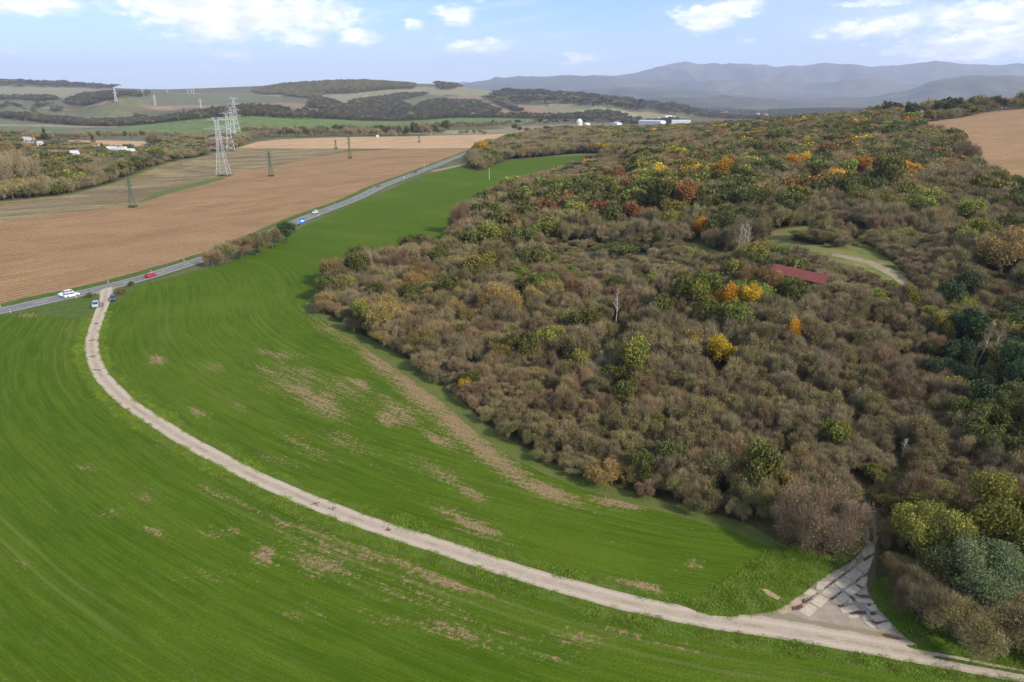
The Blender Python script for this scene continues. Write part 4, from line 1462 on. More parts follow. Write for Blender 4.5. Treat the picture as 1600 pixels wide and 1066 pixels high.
# the feathery grey green tree
g_, wm = world_of(1526, 888, 155, .88)
fe = plant(777, 9.5, 5.6, 20, 15000, .17, 900, .9, .03, trunk_h=1.8, shape='round', limb=.16, leaf_asp=.28, hang=.45)
root = link('tree', None, loc=(g_[0], g_[1], float(height(g_[0], g_[1]))))
root.scale = (wm / 12.0,) * 3
tag(root, 'feathery grey green tree with drooping leaves beside the track fork', 'tree')
link('trunk', np_mesh('trunk', *fe['trunk'], [M['bark']]), root)
link('crown', crown_mesh(fe, LM['frost'], LM['bare']), root)
PLACED.append((g_[0], g_[1], wm * .42))


def stem_tree(px, py, hpx, lab, n=1, mat='bark_pale', leafkind='khaki', nleaf=150, lean=0.0, noun='birch_tree', thick=.13):
    """slender pale stems with a thin crown of twigs"""
    g_ = pick(px, py)[0]
    _, _, dep = project(*g_)
    H = hpx * float(dep) / FPX / .94
    gg = np.random.default_rng(int(px * 7 + py))
    segs = []
    pts_ = [np.array([0, 0, -.3])]
    for k in range(1, 7):
        pts_.append(np.array([lean * H * k / 6 + gg.normal() * .02 * H * .5, gg.normal() * .01 * H, H * k / 6]))
    for k in range(6):
        segs.append((pts_[k], pts_[k + 1], thick * (1 - k / 7), thick * (1 - (k + 1) / 7)))
    tips = []
    for k in range(26):
        f = gg.uniform(.3, .97)
        i = min(5, int(f * 6))
        p0 = pts_[i] + (pts_[i + 1] - pts_[i]) * (f * 6 - i)
        a = gg.uniform(0, 6.28)
        L = H * .26 * (1.1 - f) + .3
        e = p0 + np.array([math.cos(a) * L * .7, math.sin(a) * L * .7, L * .8])
        segs.append((p0, e, thick * .35, thick * .1))
        tips.append((p0, e))
    root = link(noun, None, loc=tuple(g_))
    tag(root, lab, 'tree')
    link('trunk', np_mesh('trunk', *tubes(segs), [M[mat]]), root)
    T = []
    for p0, e in tips:
        for j in range(nleaf // 10):
            f = gg.uniform(.2, 1.1)
            T.append(p0 + (e - p0) * f + gg.normal(size=3) * .3)
    T = np.array(T)
    V, F = leaves(T, .16, gg, .3)
    me = np_mesh('crown', V, F, [LM[leafkind]])
    set_tone(me, np.repeat(gg.random(len(T)), 4))
    link('crown', me, root)
    _d = math.hypot(g_[0], g_[1])
    for _k in (0, 3.5, 7):
        PLACED.append((g_[0] * (1 - _k / _d), g_[1] * (1 - _k / _d), 2.4))


stem_tree(1150, 404, 52, 'slanting white birch stem, outermost of the three birches', lean=.12)
stem_tree(1160, 405, 56, 'tallest straight white birch of the three birches', lean=.01)
stem_tree(1166, 404, 50, 'thinner white birch close behind the tallest one', lean=-.02)
stem_tree(963, 505, 52, 'bare silvery tree rising alone from the middle of the scrub', nleaf=60, leafkind='bare')
stem_tree(1020, 492, 26, 'small bare silvery tree on the brown knoll', nleaf=60, leafkind='bare')
stem_tree(1526, 572, 70, 'pink brown tree with white stem, nearer the dark pine', nleaf=420, leafkind='brown', lean=.16, noun='pine_tree', thick=.13)
stem_tree(1538, 580, 76, 'pink brown tree with white stem, nearer the yellow ochre tree', nleaf=420, leafkind='brown', lean=.18, noun='pine_tree', thick=.13)
stem_tree(1232, 438, 30, 'thin white stem leaning over the red shed roof', nleaf=60, leafkind='ygreen', lean=.35)
stem_tree(1410, 715, 30, 'thin dead white stem in the brown thicket', nleaf=20, leafkind='bare')
stem_tree(1330, 640, 36, 'thin dead white stem low in the olive scrub', nleaf=20, leafkind='bare', lean=.2)

# conifers of the left wood
def fir(px, py, hpx, lab):
    g_ = pick(px, py)[0]
    _, _, dep = project(*g_)
    H = hpx * float(dep) / FPX
    gg = np.random.default_rng(int(px))
    C, T = [], []
    for k in range(2600):
        f = gg.random() ** .8
        r_ = (1 - f) * H * .42 * gg.uniform(.3, 1.0) * (1 + .25 * math.sin(f * 40))
        a = gg.uniform(0, 6.28)
        C.append((math.cos(a) * r_, math.sin(a) * r_, .06 * H + f * H * .94 - r_ * .25))
    V, F = leaves(np.array(C), H * .022, gg, .5)
    root = link('fir_tree', None, loc=tuple(g_))
    tag(root, lab, 'tree')
    link('trunk', np_mesh('trunk', *tubes([((0, 0, -.5), (0, 0, H * .97), H * .02, H * .003)]), [M['bark']]), root)
    me = np_mesh('crown', V, F, [LM['dark']])
    set_tone(me, np.repeat(gg.random(len(C)) * .5, 4))
    link('crown', me, root)
    PLACED.append((g_[0], g_[1], 3))


fir(72, 223, 23, 'tallest dark fir above the small ploughed field')
fir(146, 226, 15, 'dark fir standing in front of the small ploughed field')
fir(161, 236, 13, 'small dark fir beside the white houses')
fir(93, 224, 8, 'tiny dark fir beside the tallest one')
fir(104, 226, 7, 'tiny dark fir on the corner of the small ploughed field')

# ------------------------------------------------------------------ plants: the woods
DEF = {'bare': .28, 'brown': .14, 'olive': .34, 'khaki': .17, 'green': .035, 'ygreen': .02, 'ochre': .015}
ZONES = [  # px, py, rx, ry, weights, strength
    (1250, 260, 260, 55, {'olive': .32, 'green': .10, 'khaki': .18, 'bare': .22, 'brown': .10, 'rust': .02, 'ochre': .085, 'ygreen': .025, 'orange': .008, 'yellow': .006}, 1.0),
    (1450, 380, 130, 60, {'bare': .72, 'brown': .14, 'olive': .08, 'khaki': .06}, 1.2),
    (850, 245, 130, 30, {'bare': .52, 'olive': .26, 'brown': .12, 'khaki': .06, 'ochre': .02, 'green': .02}, 1.2),
    (980, 300, 120, 40, {'olive': .22, 'green': .16, 'rust': .02, 'khaki': .3, 'bare': .14, 'ygreen': .06, 'ochre': .1}, 1.0),
    (960, 410, 120, 25, {'khaki': .5, 'bare': .35, 'olive': .15}, 1.0),
    (560, 450, 90, 50, {'bare': .48, 'brown': .22, 'olive': .22, 'green': .05, 'khaki': .03}, 1.0),
    (640, 510, 100, 40, {'olive': .42, 'ochre': .14, 'bare': .24, 'brown': .14, 'khaki': .06}, .9),
    (830, 660, 120, 60, {'brown': .26, 'bare': .2, 'olive': .42, 'khaki': .12}, .9),
    (1040, 720, 130, 60, {'brown': .24, 'olive': .40, 'bare': .2, 'khaki': .12, 'green': .04}, .8),
    (1180, 620, 150, 60, {'olive': .42, 'bare': .26, 'khaki': .28, 'green': .04}, 1.0),
    (1450, 640, 60, 70, {'bare': .3, 'brown': .3, 'khaki': .26, 'olive': .14}, 1.0),
    (1560, 600, 60, 110, {'dark': .35, 'green': .4, 'olive': .2, 'ygreen': .05}, 1.6),
    (1300, 480, 150, 40, {'bare': .42, 'olive': .3, 'khaki': .22, 'ygreen': .06}, .8),
    (1560, 480, 60, 50, {'bare': .3, 'khaki': .2, 'olive': .4, 'green': .1}, .8),
    (1500, 740, 120, 40, {'brown': .3, 'bare': .34, 'olive': .26, 'khaki': .1}, .9),
    (120, 260, 130, 60, {'olive': .32, 'bare': .3, 'brown': .14, 'green': .12, 'ochre': .05, 'ygreen': .02, 'khaki': .05}, 1.2),
    (820, 430, 90, 30, {'olive': .44, 'green': .12, 'khaki': .22, 'ygreen': .08, 'bare': .14}, .9),
]
KN = list(KINDS)


def assign(px, py, X, Y, g):
    W = np.zeros((len(px), len(KN)))
    for k, v in DEF.items():
        W[:, KN.index(k)] += v * .6
    for (zx, zy, rx, ry, ws, s_) in ZONES:
        q = np.exp(-(((px - zx) / rx) ** 2 + ((py - zy) / ry) ** 2)) * s_ * 2.2
        for k, v in ws.items():
            W[:, KN.index(k)] += v * q
    for i, k in enumerate(KN):
        W[:, i] *= .15 + 3.4 * np.clip(fbm(X / 22 + i * 13, Y / 22, 80 + i, 2) - .32, 0, 1) ** 1.5 * 2
    W /= W.sum(1)[:, None]
    c = W.cumsum(1)
    r_ = g.random(len(px))[:, None]
    return np.minimum((c < r_).sum(1), len(KN) - 1)


def grid_pts(x0, x1, y0, y1, s, g):
    a, b = np.meshgrid(np.arange(x0, x1, s), np.arange(y0, y1, s * .87))
    a = a + ((np.arange(a.shape[0]) % 2) * s / 2)[:, None]
    a = a + (g.random(a.shape) - .5) * s * .75
    b = b + (g.random(b.shape) - .5) * s * .75
    return a.ravel(), b.ravel()


allX, allY, allS = [], [], []
for (d0, d1, s_) in ((50, 150, 3.3), (150, 240, 3.8), (240, 420, 4.8), (420, 800, 6.4), (800, 1500, 8.5)):
    X, Y = grid_pts(-d1, d1, 30, d1, s_, rng)
    D = np.hypot(X, Y)
    az = np.abs(np.arctan2(X, Y))
    m = (D >= d0) & (D < d1) & (az < R(46))
    X, Y = X[m], Y[m]
    cl = classify(X, Y)
    m = cl == 'floor'
    # scattered bushes in the clearings as well
    m |= (cl == 'rough') & (rng.random(len(X)) < .55)
    m |= (cl == 'hillmeadow') & (fbm(X / 9, Y / 9, 61, 2) > .62)
    if d1 <= 420:
        nb = np.zeros(len(X), bool)
        for dx, dy in ((1.5, 0), (-1.5, 0), (0, 1.5), (0, -1.5)):
            nb |= classify(X + dx, Y + dy) == 'floor'
        m |= np.isin(cl, ['wheat', 'strip']) & nb
    X, Y = X[m], Y[m]
    allX.append(X); allY.append(Y); allS.append(np.full(len(X), s_))
X, Y, SS = map(np.concatenate, (allX, allY, allS))
# keep clear of paths, the shed and the plants that were placed one by one
keep = np.ones(len(X), bool)
cl8 = [classify(X + dx, Y + dy) for dx, dy in ((1.8, 0), (-1.8, 0), (0, 1.8), (0, -1.8))]
for c in cl8:
    keep &= ~np.isin(c, ['rock_path', 'track', 'apron', 'weeds_ground', 'asphalt'])
for (x, y, r_) in PLACED:
    keep &= np.hypot(X - x, Y - y) > r_
CLEAR = [(1250, 441, 4.5), (1273, 352, 4), (1352, 351, 4)] + [(h_[0], h_[1], 9) for h_ in ((41, 222), (50, 223.5), (85, 245), (118, 246), (176, 239), (184, 240), (193, 239.5), (205, 242.5), (150, 233), (64, 229))]
for (px_, py_, rr_) in list(CLEAR):
    if px_ < 400:                      # the gardens before the houses
        for k in range(1, 4):
            q_ = pick(px_, py_)[0]
            d_ = math.hypot(q_[0], q_[1])
            f_ = 1 - k * 9 / d_
            keep &= np.hypot(X - q_[0] * f_, Y - q_[1] * f_) > 6.5
for (px_, py_, rr_) in CLEAR:
    if px_ < 400:
        rr_ = 6
    q = pick(px_, py_)[0]
    keep &= np.hypot(X - q[0], Y - q[1]) > rr_
X, Y, SS = X[keep], Y[keep], SS[keep]
Z = height(X, Y)
PX, PY, DEP = project(X, Y, Z)
kk = assign(PX, PY, X, Y, rng)
leafy = np.isin(kk, [KN.index(k) for k in ('green', 'dark', 'ygreen', 'yellow', 'orange', 'rust', 'frost')])
bigl = leafy | (kk == KN.index('ochre'))
wid = SS * rng.uniform(.95, 2.0, len(X)) * np.where(bigl, np.where(DEP > 230, 1.75, 1.2), 1.0)
big_ = fbm(X / 30, Y / 30, 77, 2)
wid *= .82 + .42 * big_
hgt = wid * rng.uniform(.72, 1.3, len(X)) * (.8 + .5 * fbm(X / 18, Y / 18, 71, 2))
hgt = np.clip(hgt, 1.2, 12)
low = (PX > 850) & (PX < 1100) & (PY > 385) & (PY < 440)
hgt = np.where(low, hgt * .55, hgt)
edge_ = np.zeros(len(X), bool)
for dx, dy in ((4, 0), (-4, 0), (0, 4), (0, -4)):
    edge_ |= np.isin(classify(X + dx, Y + dy), ['wheat', 'strip'])
hgt = np.where(edge_, hgt * .72, hgt)
wid = np.where(edge_, wid * .85, wid)
clr = (PX > 1180) & (PX < 1460) & (PY > 375) & (PY < 480)
hgt = np.where(clr, hgt * .6, hgt)
D0 = np.hypot(X, Y)
for k_ in (2, 4, 6, 9, 12):            # low growth in front of paths, clearings and slabs
    f_ = 1 + k_ / D0
    c_ = classify(X * f_, Y * f_)
    m_ = np.isin(c_, ['rock_path', 'hillmeadow', 'apron']) & (D0 < 330) & (D0 > 110)
    hgt = np.where(m_, np.minimum(hgt, .8 + k_ * .22), hgt)
    wid = np.where(m_ & (k_ < 7), np.minimum(wid, 3.0), wid)
hgt = np.where((PX > 810) & (PX < 1000) & (PY > 250) & (PY < 302), hgt * .55, hgt)
lw = (PX < 330) & (PY < 262)
hgt = np.where(lw, hgt * .8, hgt)
hgt = np.where((PX > 40) & (PX < 245) & (PY > 222) & (PY < 250), hgt * .5, hgt)
variant = rng.integers(0, 4, len(X))
turn = rng.uniform(0, 6.28, len(X))
vis = (PX > -30) & (PX < 1630) & (PY > 100) & (PY < 1130)
app = wid / DEP * vis
LAND = [('the domed bush', 1272, 800), ('the concrete slabs', 1330, 900), ('the yellow edge bush', 728, 604), ('the golden round tree', 1120, 553), ('the shed roof', 1250, 435),
        ('the birch stems', 1160, 400), ('the silvery bare tree', 965, 490), ('the pale path bend', 945, 560), ('the dark pines', 1550, 600), ('the tip of the wood', 490, 455),
        ('the grassy clearing', 1330, 390), ('the rust red tree', 1070, 310), ('the feathery tree', 1528, 888), ('the ochre bush', 1568, 696), ('the field corner tree', 720, 340),
        ('the dry grass patch', 940, 412), ('the broad ochre tree', 1563, 392), ('the dark oaks', 1380, 280), ('the field tongue', 960, 245), ('the hill field', 1500, 215),
        ('the blue sign', 473, 345), ('the small ploughed field', 150, 223), ('the tallest fir', 72, 215), ('the far belt tree', 752, 232), ('the slim orange tree', 1236, 522),
        ('the brown thicket', 1430, 700), ('the field bay', 880, 740), ('the scrub crest', 800, 430), ('the white stem', 1410, 715), ('the first pylon', 350, 270)]
LA = np.array([(a, b) for _, a, b in LAND], float)
LOOK = {'bare': 'grey brown leafless', 'brown': 'reddish brown half bare', 'olive': 'olive thin leaved', 'khaki': 'khaki faded', 'green': 'dull green leafy', 'dark': 'dark green dense',
        'ygreen': 'yellow green leafy', 'yellow': 'yellow', 'orange': 'orange', 'rust': 'rust coloured', 'frost': 'grey green', 'ochre': 'ochre leaved'}


ORD = ['nearest', 'second', 'third', 'fourth', 'fifth', 'sixth', 'seventh', 'eighth', 'ninth', 'tenth', 'eleventh', 'twelfth', 'thirteenth', 'fourteenth', 'fifteenth', 'sixteenth', 'seventeenth', 'eighteenth']


def describe(px, py, kd, w_, h_, noun):
    d = np.hypot(LA[:, 0] - px, (LA[:, 1] - py) * 1.3)
    i = int(np.argmin(d))
    dx, dy = px - LA[i, 0], (py - LA[i, 1]) * 1.3
    if abs(dy) > abs(dx):
        rel = 'behind' if dy < 0 else 'in front of'
    else:
        rel = 'beside'
    size = 'small' if w_ < 3.3 else 'broad' if w_ > 5.6 else 'tall' if h_ > w_ * 1.1 else 'low' if h_ < w_ * .75 else 'rounded'
    return (f'{size} {LOOK[kd]} {noun} {rel} {LAND[i][0]}', float(d[i]))


istree = leafy | (DEP > 330)
order = np.argsort(-app)
SAME = {}
single = np.zeros(len(X), bool)
cnt = {'shrub': 0, 'tree': 0}
LIM = {'shrub': 296 - sum(s[5] == 'shrub' for s in SPECIAL) - 2, 'tree': 95}
for i in order:
    if app[i] <= 0:
        break
    nn = 'tree' if istree[i] else 'shrub'
    if cnt[nn] < LIM[nn]:
        cnt[nn] += 1
        single[i] = True
        kd = KN[kk[i]]
        lod = 0
        t_, dd_ = describe(PX[i], PY[i], kd, wid[i], hgt[i], nn)
        ro_ = put_plant(X[i], Y[i], wid[i], hgt[i] / wid[i], kd, nn, t_, group=('shrubs' if nn == 'shrub' else 'trees') + ' grown together in the wood', lod=lod)
        SAME.setdefault(t_, []).append((dd_, ro_.name, ro_))
for t_, L_ in SAME.items():            # those that look alike are told apart by how near they stand
    if len(L_) > 1:
        for k_, (dd_, _n, ro_) in enumerate(sorted(L_, key=lambda q: q[:2])):
            if k_ < len(ORD):
                ro_['label'] = t_ + (', nearest to it' if k_ == 0 else f', {ORD[k_]} nearest')
rest = ~single
lodv = np.where(DEP > 300, 1, 0)
pk, sz = [], []
for i in np.where(rest)[0]:
    v = variant[i] % NV[int(lodv[i])]
    pk.append(LIBIDX[(KN[kk[i]], int(lodv[i]), v)])
    bw, bh = (5.6, 5.3, 6.0, 5.4)[v], (4.7, 5.2, 4.3, 5.5)[v]
    sz.append((wid[i] / bw, wid[i] / bw, hgt[i] / bh))
scatter('woodland', np.stack([X, Y, Z], 1)[rest], pk, turn[rest], sz, 'dense mixed autumn scrub and trees filling the wooded hill')
print('wood plants', len(X), 'single', single.sum(), cnt)

# ------------------------------------------------------------------ far woods, belts and hedges
FORESTS = [
    ([(-400, 140), (-400, 128), (0, 129), (40, 128), (80, 130), (130, 133), (182, 139), (172, 140.5), (60, 137), (0, 136)], 'blue'),
    ([(100, 162), (120, 153), (150, 148), (180, 144), (235, 146), (220, 152), (180, 157), (150, 163)], 'blue'),
    ([(-300, 156), (0, 152), (60, 152), (95, 157), (60, 159), (30, 155), (0, 157)], 'blue'),
    ([(-300, 168), (0, 168), (60, 162), (85, 165), (60, 168), (0, 172)], 'blue'),
    ([(78, 175), (80, 172), (100, 171), (98, 175)], 'blue'),
    ([(-500, 186), (-500, 181), (0, 181), (220, 182), (300, 181), (330, 176), (375, 171), (440, 171), (455, 178), (520, 180), (700, 180), (880, 183), (1000, 187), (1060, 189), (1060, 192), (900, 187), (700, 185), (440, 185), (0, 185.5)], 'blue'),
    ([(395, 142), (415, 137), (450, 132), (500, 129), (540, 127.5), (600, 129), (650, 133), (648, 138), (590, 140), (530, 142), (505, 147), (497, 155), (470, 153), (440, 148), (400, 147)], 'olive'),
    ([(490, 154), (520, 159), (542, 168), (550, 160), (580, 155), (620, 149), (672, 147), (640, 154), (612, 160), (642, 167), (640, 178), (520, 178), (512, 172), (480, 168)], 'blue'),
    ([(755, 154), (770, 148), (785, 145), (820, 143), (870, 145), (920, 150), (990, 157), (1066, 164), (1072, 180), (1005, 174), (930, 168), (895, 163), (860, 163), (840, 166), (820, 164), (775, 161)], 'blue'),
    ([(680, 158), (742, 160), (785, 176), (700, 183), (660, 182), (645, 172), (670, 160)], 'blue'),
    ([(770, 161), (790, 165), (820, 176), (812, 176), (785, 168)], 'blue'),
    ([(680, 136), (700, 131), (715, 134), (760, 138), (822, 142), (810, 143), (760, 139), (712, 139), (690, 141)], 'blue'),
    ([(1066, 164), (1130, 168), (1200, 176), (1240, 186), (1200, 190), (1120, 186), (1072, 180)], 'thin'),
    ([(1200, 174), (1400, 171), (1400, 184), (1240, 184), (1200, 178)], 'blue'),
    ([(940, 151), (985, 156), (1060, 164), (1050, 166), (980, 158), (935, 153)], 'blue'),
    ([(450, 147), (500, 143), (640, 138), (648, 139), (600, 141), (505, 148)], 'blue'),
]
fx, fp, ft, fs = [], [], [], []
for pts_, nm in FORESTS:
    W = pline(pts_ + [pts_[0]])[:-1]
    x0, x1, y0, y1 = W[:, 0].min(), W[:, 0].max(), W[:, 1].min(), W[:, 1].max()
    s_ = max(11.0, math.sqrt(abs(sum(W[i][0] * W[(i + 1) % len(W)][1] - W[(i + 1) % len(W)][0] * W[i][1] for i in range(len(W)))) / 2 / 12000))
    a, b = grid_pts(x0, x1, y0, y1, s_, rng)
    m = inside(a, b, W) & (np.abs(np.arctan2(a, b)) < R(42))
    if nm == 'thin':
        m &= rng.random(len(a)) < .3
        nm = 'blue'
    a, b = a[m], b[m]
    fx.append(np.stack([a, b, height(a, b)], 1))
    n = len(a)
    col = rng.random(n)
    for i in range(n):
        kdn = nm if col[i] < .72 else ('blue', 'olive', 'ochre')[rng.choice(3, p=[.5, .42, .08])]
        fp.append(LIBIDX[('far_' + kdn, 0, int(rng.integers(0, 4)))])
        s1 = rng.uniform(1.0, 1.8) * (s_ / 11) ** .8
        fs.append((s1, s1, rng.uniform(.8, 1.3) * s1 * .8 / (s_ / 11) ** .5))
        ft.append(rng.uniform(0, 6.28))
scatter('far_woods', np.vstack(fx), fp, ft, fs, 'blue grey woods on the distant hills across the valley')
print('far trees', len(fp))

# belts in the middle distance, each a row of trees one can tell apart; base line pixels, height px range, spacing px, kinds
BELTS = [
    ([(0, 216), (60, 217), (120, 218), (180, 216), (240, 216), (300, 216), (340, 214)], (9, 14), 8, ['bare', 'olive', 'green', 'brown', 'khaki'], 'tree in the belt behind the left wood'),
    ([(370, 226), (390, 221), (415, 216), (437, 213)], (12, 17), 6, ['bare', 'brown', 'olive'], 'tree of the belt meeting the pale field'),
    ([(437, 213), (475, 213.5), (560, 212), (650, 211), (700, 208)], (11, 16), 6, ['bare', 'brown', 'olive', 'green', 'khaki'], 'tree in the belt along the pale field'),
    ([(380, 206), (500, 205), (620, 204), (700, 199), (780, 199)], (7, 11), 9, ['bare', 'olive'], 'tree in the thin line'),
    ([(620, 203), (700, 197), (760, 196), (830, 194), (900, 192), (980, 194)], (5, 8), 8, ['bare', 'dark', 'olive'], 'tree in the dark line'),
    ([(1432, 191), (1470, 187), (1510, 181), (1545, 176)], (12, 18), 4.5, ['bare', 'olive', 'brown', 'khaki'], 'tree of the hedge along the hill field'),
    ([(1445, 181), (1480, 178), (1520, 175.5), (1560, 173), (1600, 169.5), (1625, 168)], (18, 25), 5, ['olive', 'green', 'brown', 'khaki', 'dark'], 'tree on the skyline over the hill field'),
    ([(720, 210), (740, 209), (760, 210)], (7, 10), 8, ['bare', 'olive'], 'tree at the end of the pale field'),
    ([(805, 205), (830, 208), (870, 206)], (6, 12), 9, ['dark', 'green', 'bare'], 'tree beside the far wood belt'),
]
far_line = []
for bi_, (pts_, (h0, h1), sp_, kds, lab) in enumerate(BELTS):
    cnt_ = {}
    W = np.array(pts_, float)
    L = np.concatenate([[0], np.cumsum(np.hypot(*np.diff(W, axis=0).T))])
    s_ = 0.0
    k = 0
    while s_ < L[-1]:
        px = np.interp(s_, L, W[:, 0]) + rnd.uniform(-1, 1)
        py = np.interp(s_, L, W[:, 1]) + rnd.uniform(-1.2, 1.2)
        g_ = pick(px, py)[0]
        dep = float(project(*g_)[2])
        hp = rnd.uniform(h0, h1) * (1.25 if rnd.random() < .15 else 1)
        H = hp * dep / FPX
        kd = rnd.choice(kds)
        wd = H * rnd.uniform(.8, 1.2)
        if bi_ in (3, 4):
            v_ = rnd.randrange(NV[1])
            far_line.append((tuple(g_), LIBIDX[(kd, 1, v_)], rnd.uniform(0, 6.28), (wd / 5.6, wd / 5.6, H / 4.9)))
            s_ += sp_ * rnd.uniform(.35, .7)
            continue
        tx_ = ('tall ' if hp > (h0 + h1) / 2 else 'short ') + LOOK[kd].split()[0] + ' ' + lab
        cnt_[tx_] = cnt_.get(tx_, 0) + 1
        put_plant(g_[0], g_[1], wd, H / wd, kd, 'tree', tx_ + (', ' + (['first'] + ORD[1:])[min(cnt_[tx_], 18) - 1] + ' of its look'), group='trees in the far belts', lod=1)
        s_ += sp_ * rnd.uniform(.7, 1.3)
        k += 1
scatter('far_tree_line', [q[0] for q in far_line], [q[1] for q in far_line], [q[2] for q in far_line], [q[3] for q in far_line], 'thin lines of small trees before the far green field')
# a few taller ones
for (px, py, wpx, hw, kd, lab) in [
        (498, 201, 12, 1.6, 'khaki', 'tall pale poplar above the middle belt'), (529, 203, 11, 1.3, 'khaki', 'second pale poplar above the middle belt'), (538, 201, 9, 1.8, 'dark', 'dark slender tree beside the second poplar'),
        (648, 200, 14, 1.5, 'dark', 'tall dark tree at the road end of the middle belt'), (634, 206, 12, .9, 'ochre', 'ochre tree next to the tall dark one'), (287, 172, 3, 2.2, 'dark', 'single pointed tree on the far field slope'),
        (30, 262, 70, 1.0, 'bare', 'big pale grey brown tree in the left wood'), (8, 230, 30, 1.0, 'ochre', 'orange ochre tree at the edge of the picture by the left wood'), (148, 246, 18, .9, 'ygreen', 'bright yellow green tree below the white houses'),
        (240, 214, 26, 1.0, 'bare', 'pale brown tree behind the left wood end'), (225, 240, 20, .8, 'ygreen', 'yellow tree near the end of the left wood'), (209, 257, 16, .9, 'ygreen', 'yellow green tree at the left wood edge'),
        (110, 234, 11, .8, 'yellow', 'small yellow tree at the end of the grass strip'), (202, 231, 20, .8, 'dark', 'dark round tree beside the white houses'), (122, 222, 14, .8, 'bare', 'grey tree before the small ploughed field'),
        (855, 203, 17, .75, 'dark', 'round dark bush beyond the far wood belt'), (92, 296, 22, .8, 'green', 'dark green bush at the left wood edge')]:
    g_, wm = world_of(px, py, wpx, hw)
    put_plant(g_[0], g_[1], wm, hw, kd, 'tree', lab, lod=0 if wpx > 25 else 1)

# ------------------------------------------------------------------ weeds along the tracks
wx, wy = grid_pts(-150, 160, 45, 260, .62, rng)
D = np.hypot(wx, wy)
d, s, sd = dist_poly(wx, wy, TRACK[::4])
m = (d < 9) | ((wx > 30) & (D < 115))
wx, wy = wx[m], wy[m]
cl = classify(wx, wy)
m = (cl == 'weeds_ground') & (rng.random(len(wx)) < np.clip(.25 + 1.4 * (fbm(wx / 2.5, wy / 2.5, 9, 3) - .3), .1, 1))
wx, wy = wx[m], wy[m]
sc = rng.uniform(.6, 1.5, len(wx)) * (.7 + .8 * fbm(wx / 4, wy / 4, 19, 2))
scatter('verge_weeds', np.stack([wx, wy, height(wx, wy)], 1), [LIBIDX[('weed', 0, int(k))] for k in rng.integers(0, 3, len(wx))], rng.uniform(0, 6.28, len(wx)), np.stack([sc, sc, sc], 1), 'rank green weeds along the farm track')
print('weeds', len(wx))

# ------------------------------------------------------------------ road paint, slabs and soil in the joints
M['white_paint'] = plain('road_paint', (.72, .72, .70), .7, var=.12)
M['soil_dark'] = M['dirt']


def ribbon(name, W, w_, z, mat, parent=None):
    L, Rr = offset_strip(W, w_, w_)
    V = []
    for a, b in zip(L, Rr):
        V += [(a[0], a[1], float(height(a[0], a[1])) + z), (b[0], b[1], float(height(b[0], b[1])) + z)]
    F = [(2 * i, 2 * i + 1, 2 * i + 3, 2 * i + 2) for i in range(len(L) - 1)]
    me = bpy.data.meshes.new(name)
    me.from_pydata(V, [], F)
    me.materials.append(mat)
    return link(name, me, parent)


ROAD_OBJ = bpy.data.objects['road']
FINE, _ = resample(ROAD, 2.0)
for k, off in enumerate((3.25, -3.25)):
    L, _r = offset_strip(FINE, off, off)
    tag(ribbon('edge_line', L, .08, .05, M['white_paint'], ROAD_OBJ), kind='structure')
s_ = 0
dash = MB()
i = 0
Ltot = len(FINE)
while i < Ltot - 4:
    seg = FINE[i:i + 3]
    L, Rr = offset_strip(seg, .08, .08)
    vs = []
    for a, b in zip(L, Rr):
        vs += [(a[0], a[1], float(height(a[0], a[1])) + .05), (b[0], b[1], float(height(b[0], b[1])) + .05)]
    dash.add(vs, [(0, 1, 3, 2), (2, 3, 5, 4)])
    i += 7
o = dash.build('centre_line', M['white_paint'], ROAD_OBJ)
tag(o, kind='stuff')

SLABS = [[(400, 800), (495, 855), (580, 775), (500, 725)], [(508, 715), (600, 768), (678, 690), (592, 642)], [(604, 634), (690, 682), (792, 606), (716, 552)], [(726, 546), (805, 598), (906, 530), (812, 482)],
         [(818, 474), (915, 523), (996, 452), (925, 402)], [(934, 394), (1004, 444), (1066, 398), (990, 330)], [(440, 640), (515, 664), (570, 622), (508, 590)], [(562, 600), (618, 598), (700, 532), (572, 530)],
         [(695, 510), (758, 500), (835, 432), (722, 452)], [(850, 420), (918, 372), (975, 272), (898, 332)], [(708, 700), (790, 748), (880, 680), (810, 622)], [(888, 662), (978, 602), (920, 552), (826, 612)],
         [(928, 532), (1000, 578), (1046, 492), (1002, 478)], [(1010, 470), (1058, 402), (1090, 290), (1012, 345)], [(782, 772), (802, 818), (975, 800), (920, 742)], [(855, 842), (880, 868), (968, 850), (958, 830)],
         [(980, 850), (1008, 888), (1048, 880), (1018, 836)], [(1062, 850), (1112, 898), (1218, 885), (1148, 836)], [(1116, 936), (1180, 988), (1268, 960), (1250, 904), (1222, 897)], [(1000, 892), (1060, 948), (1118, 962), (1062, 902)],
         [(922, 682), (950, 718), (1108, 728), (1078, 692)], [(985, 270), (1015, 195), (1090, 200), (1090, 275), (1010, 325)], [(985, 608), (1008, 640), (1028, 650), (1020, 612)], [(850, 715), (885, 735), (912, 705), (885, 682)], [(1010, 745), (1060, 790), (1130, 800), (1120, 742)]]


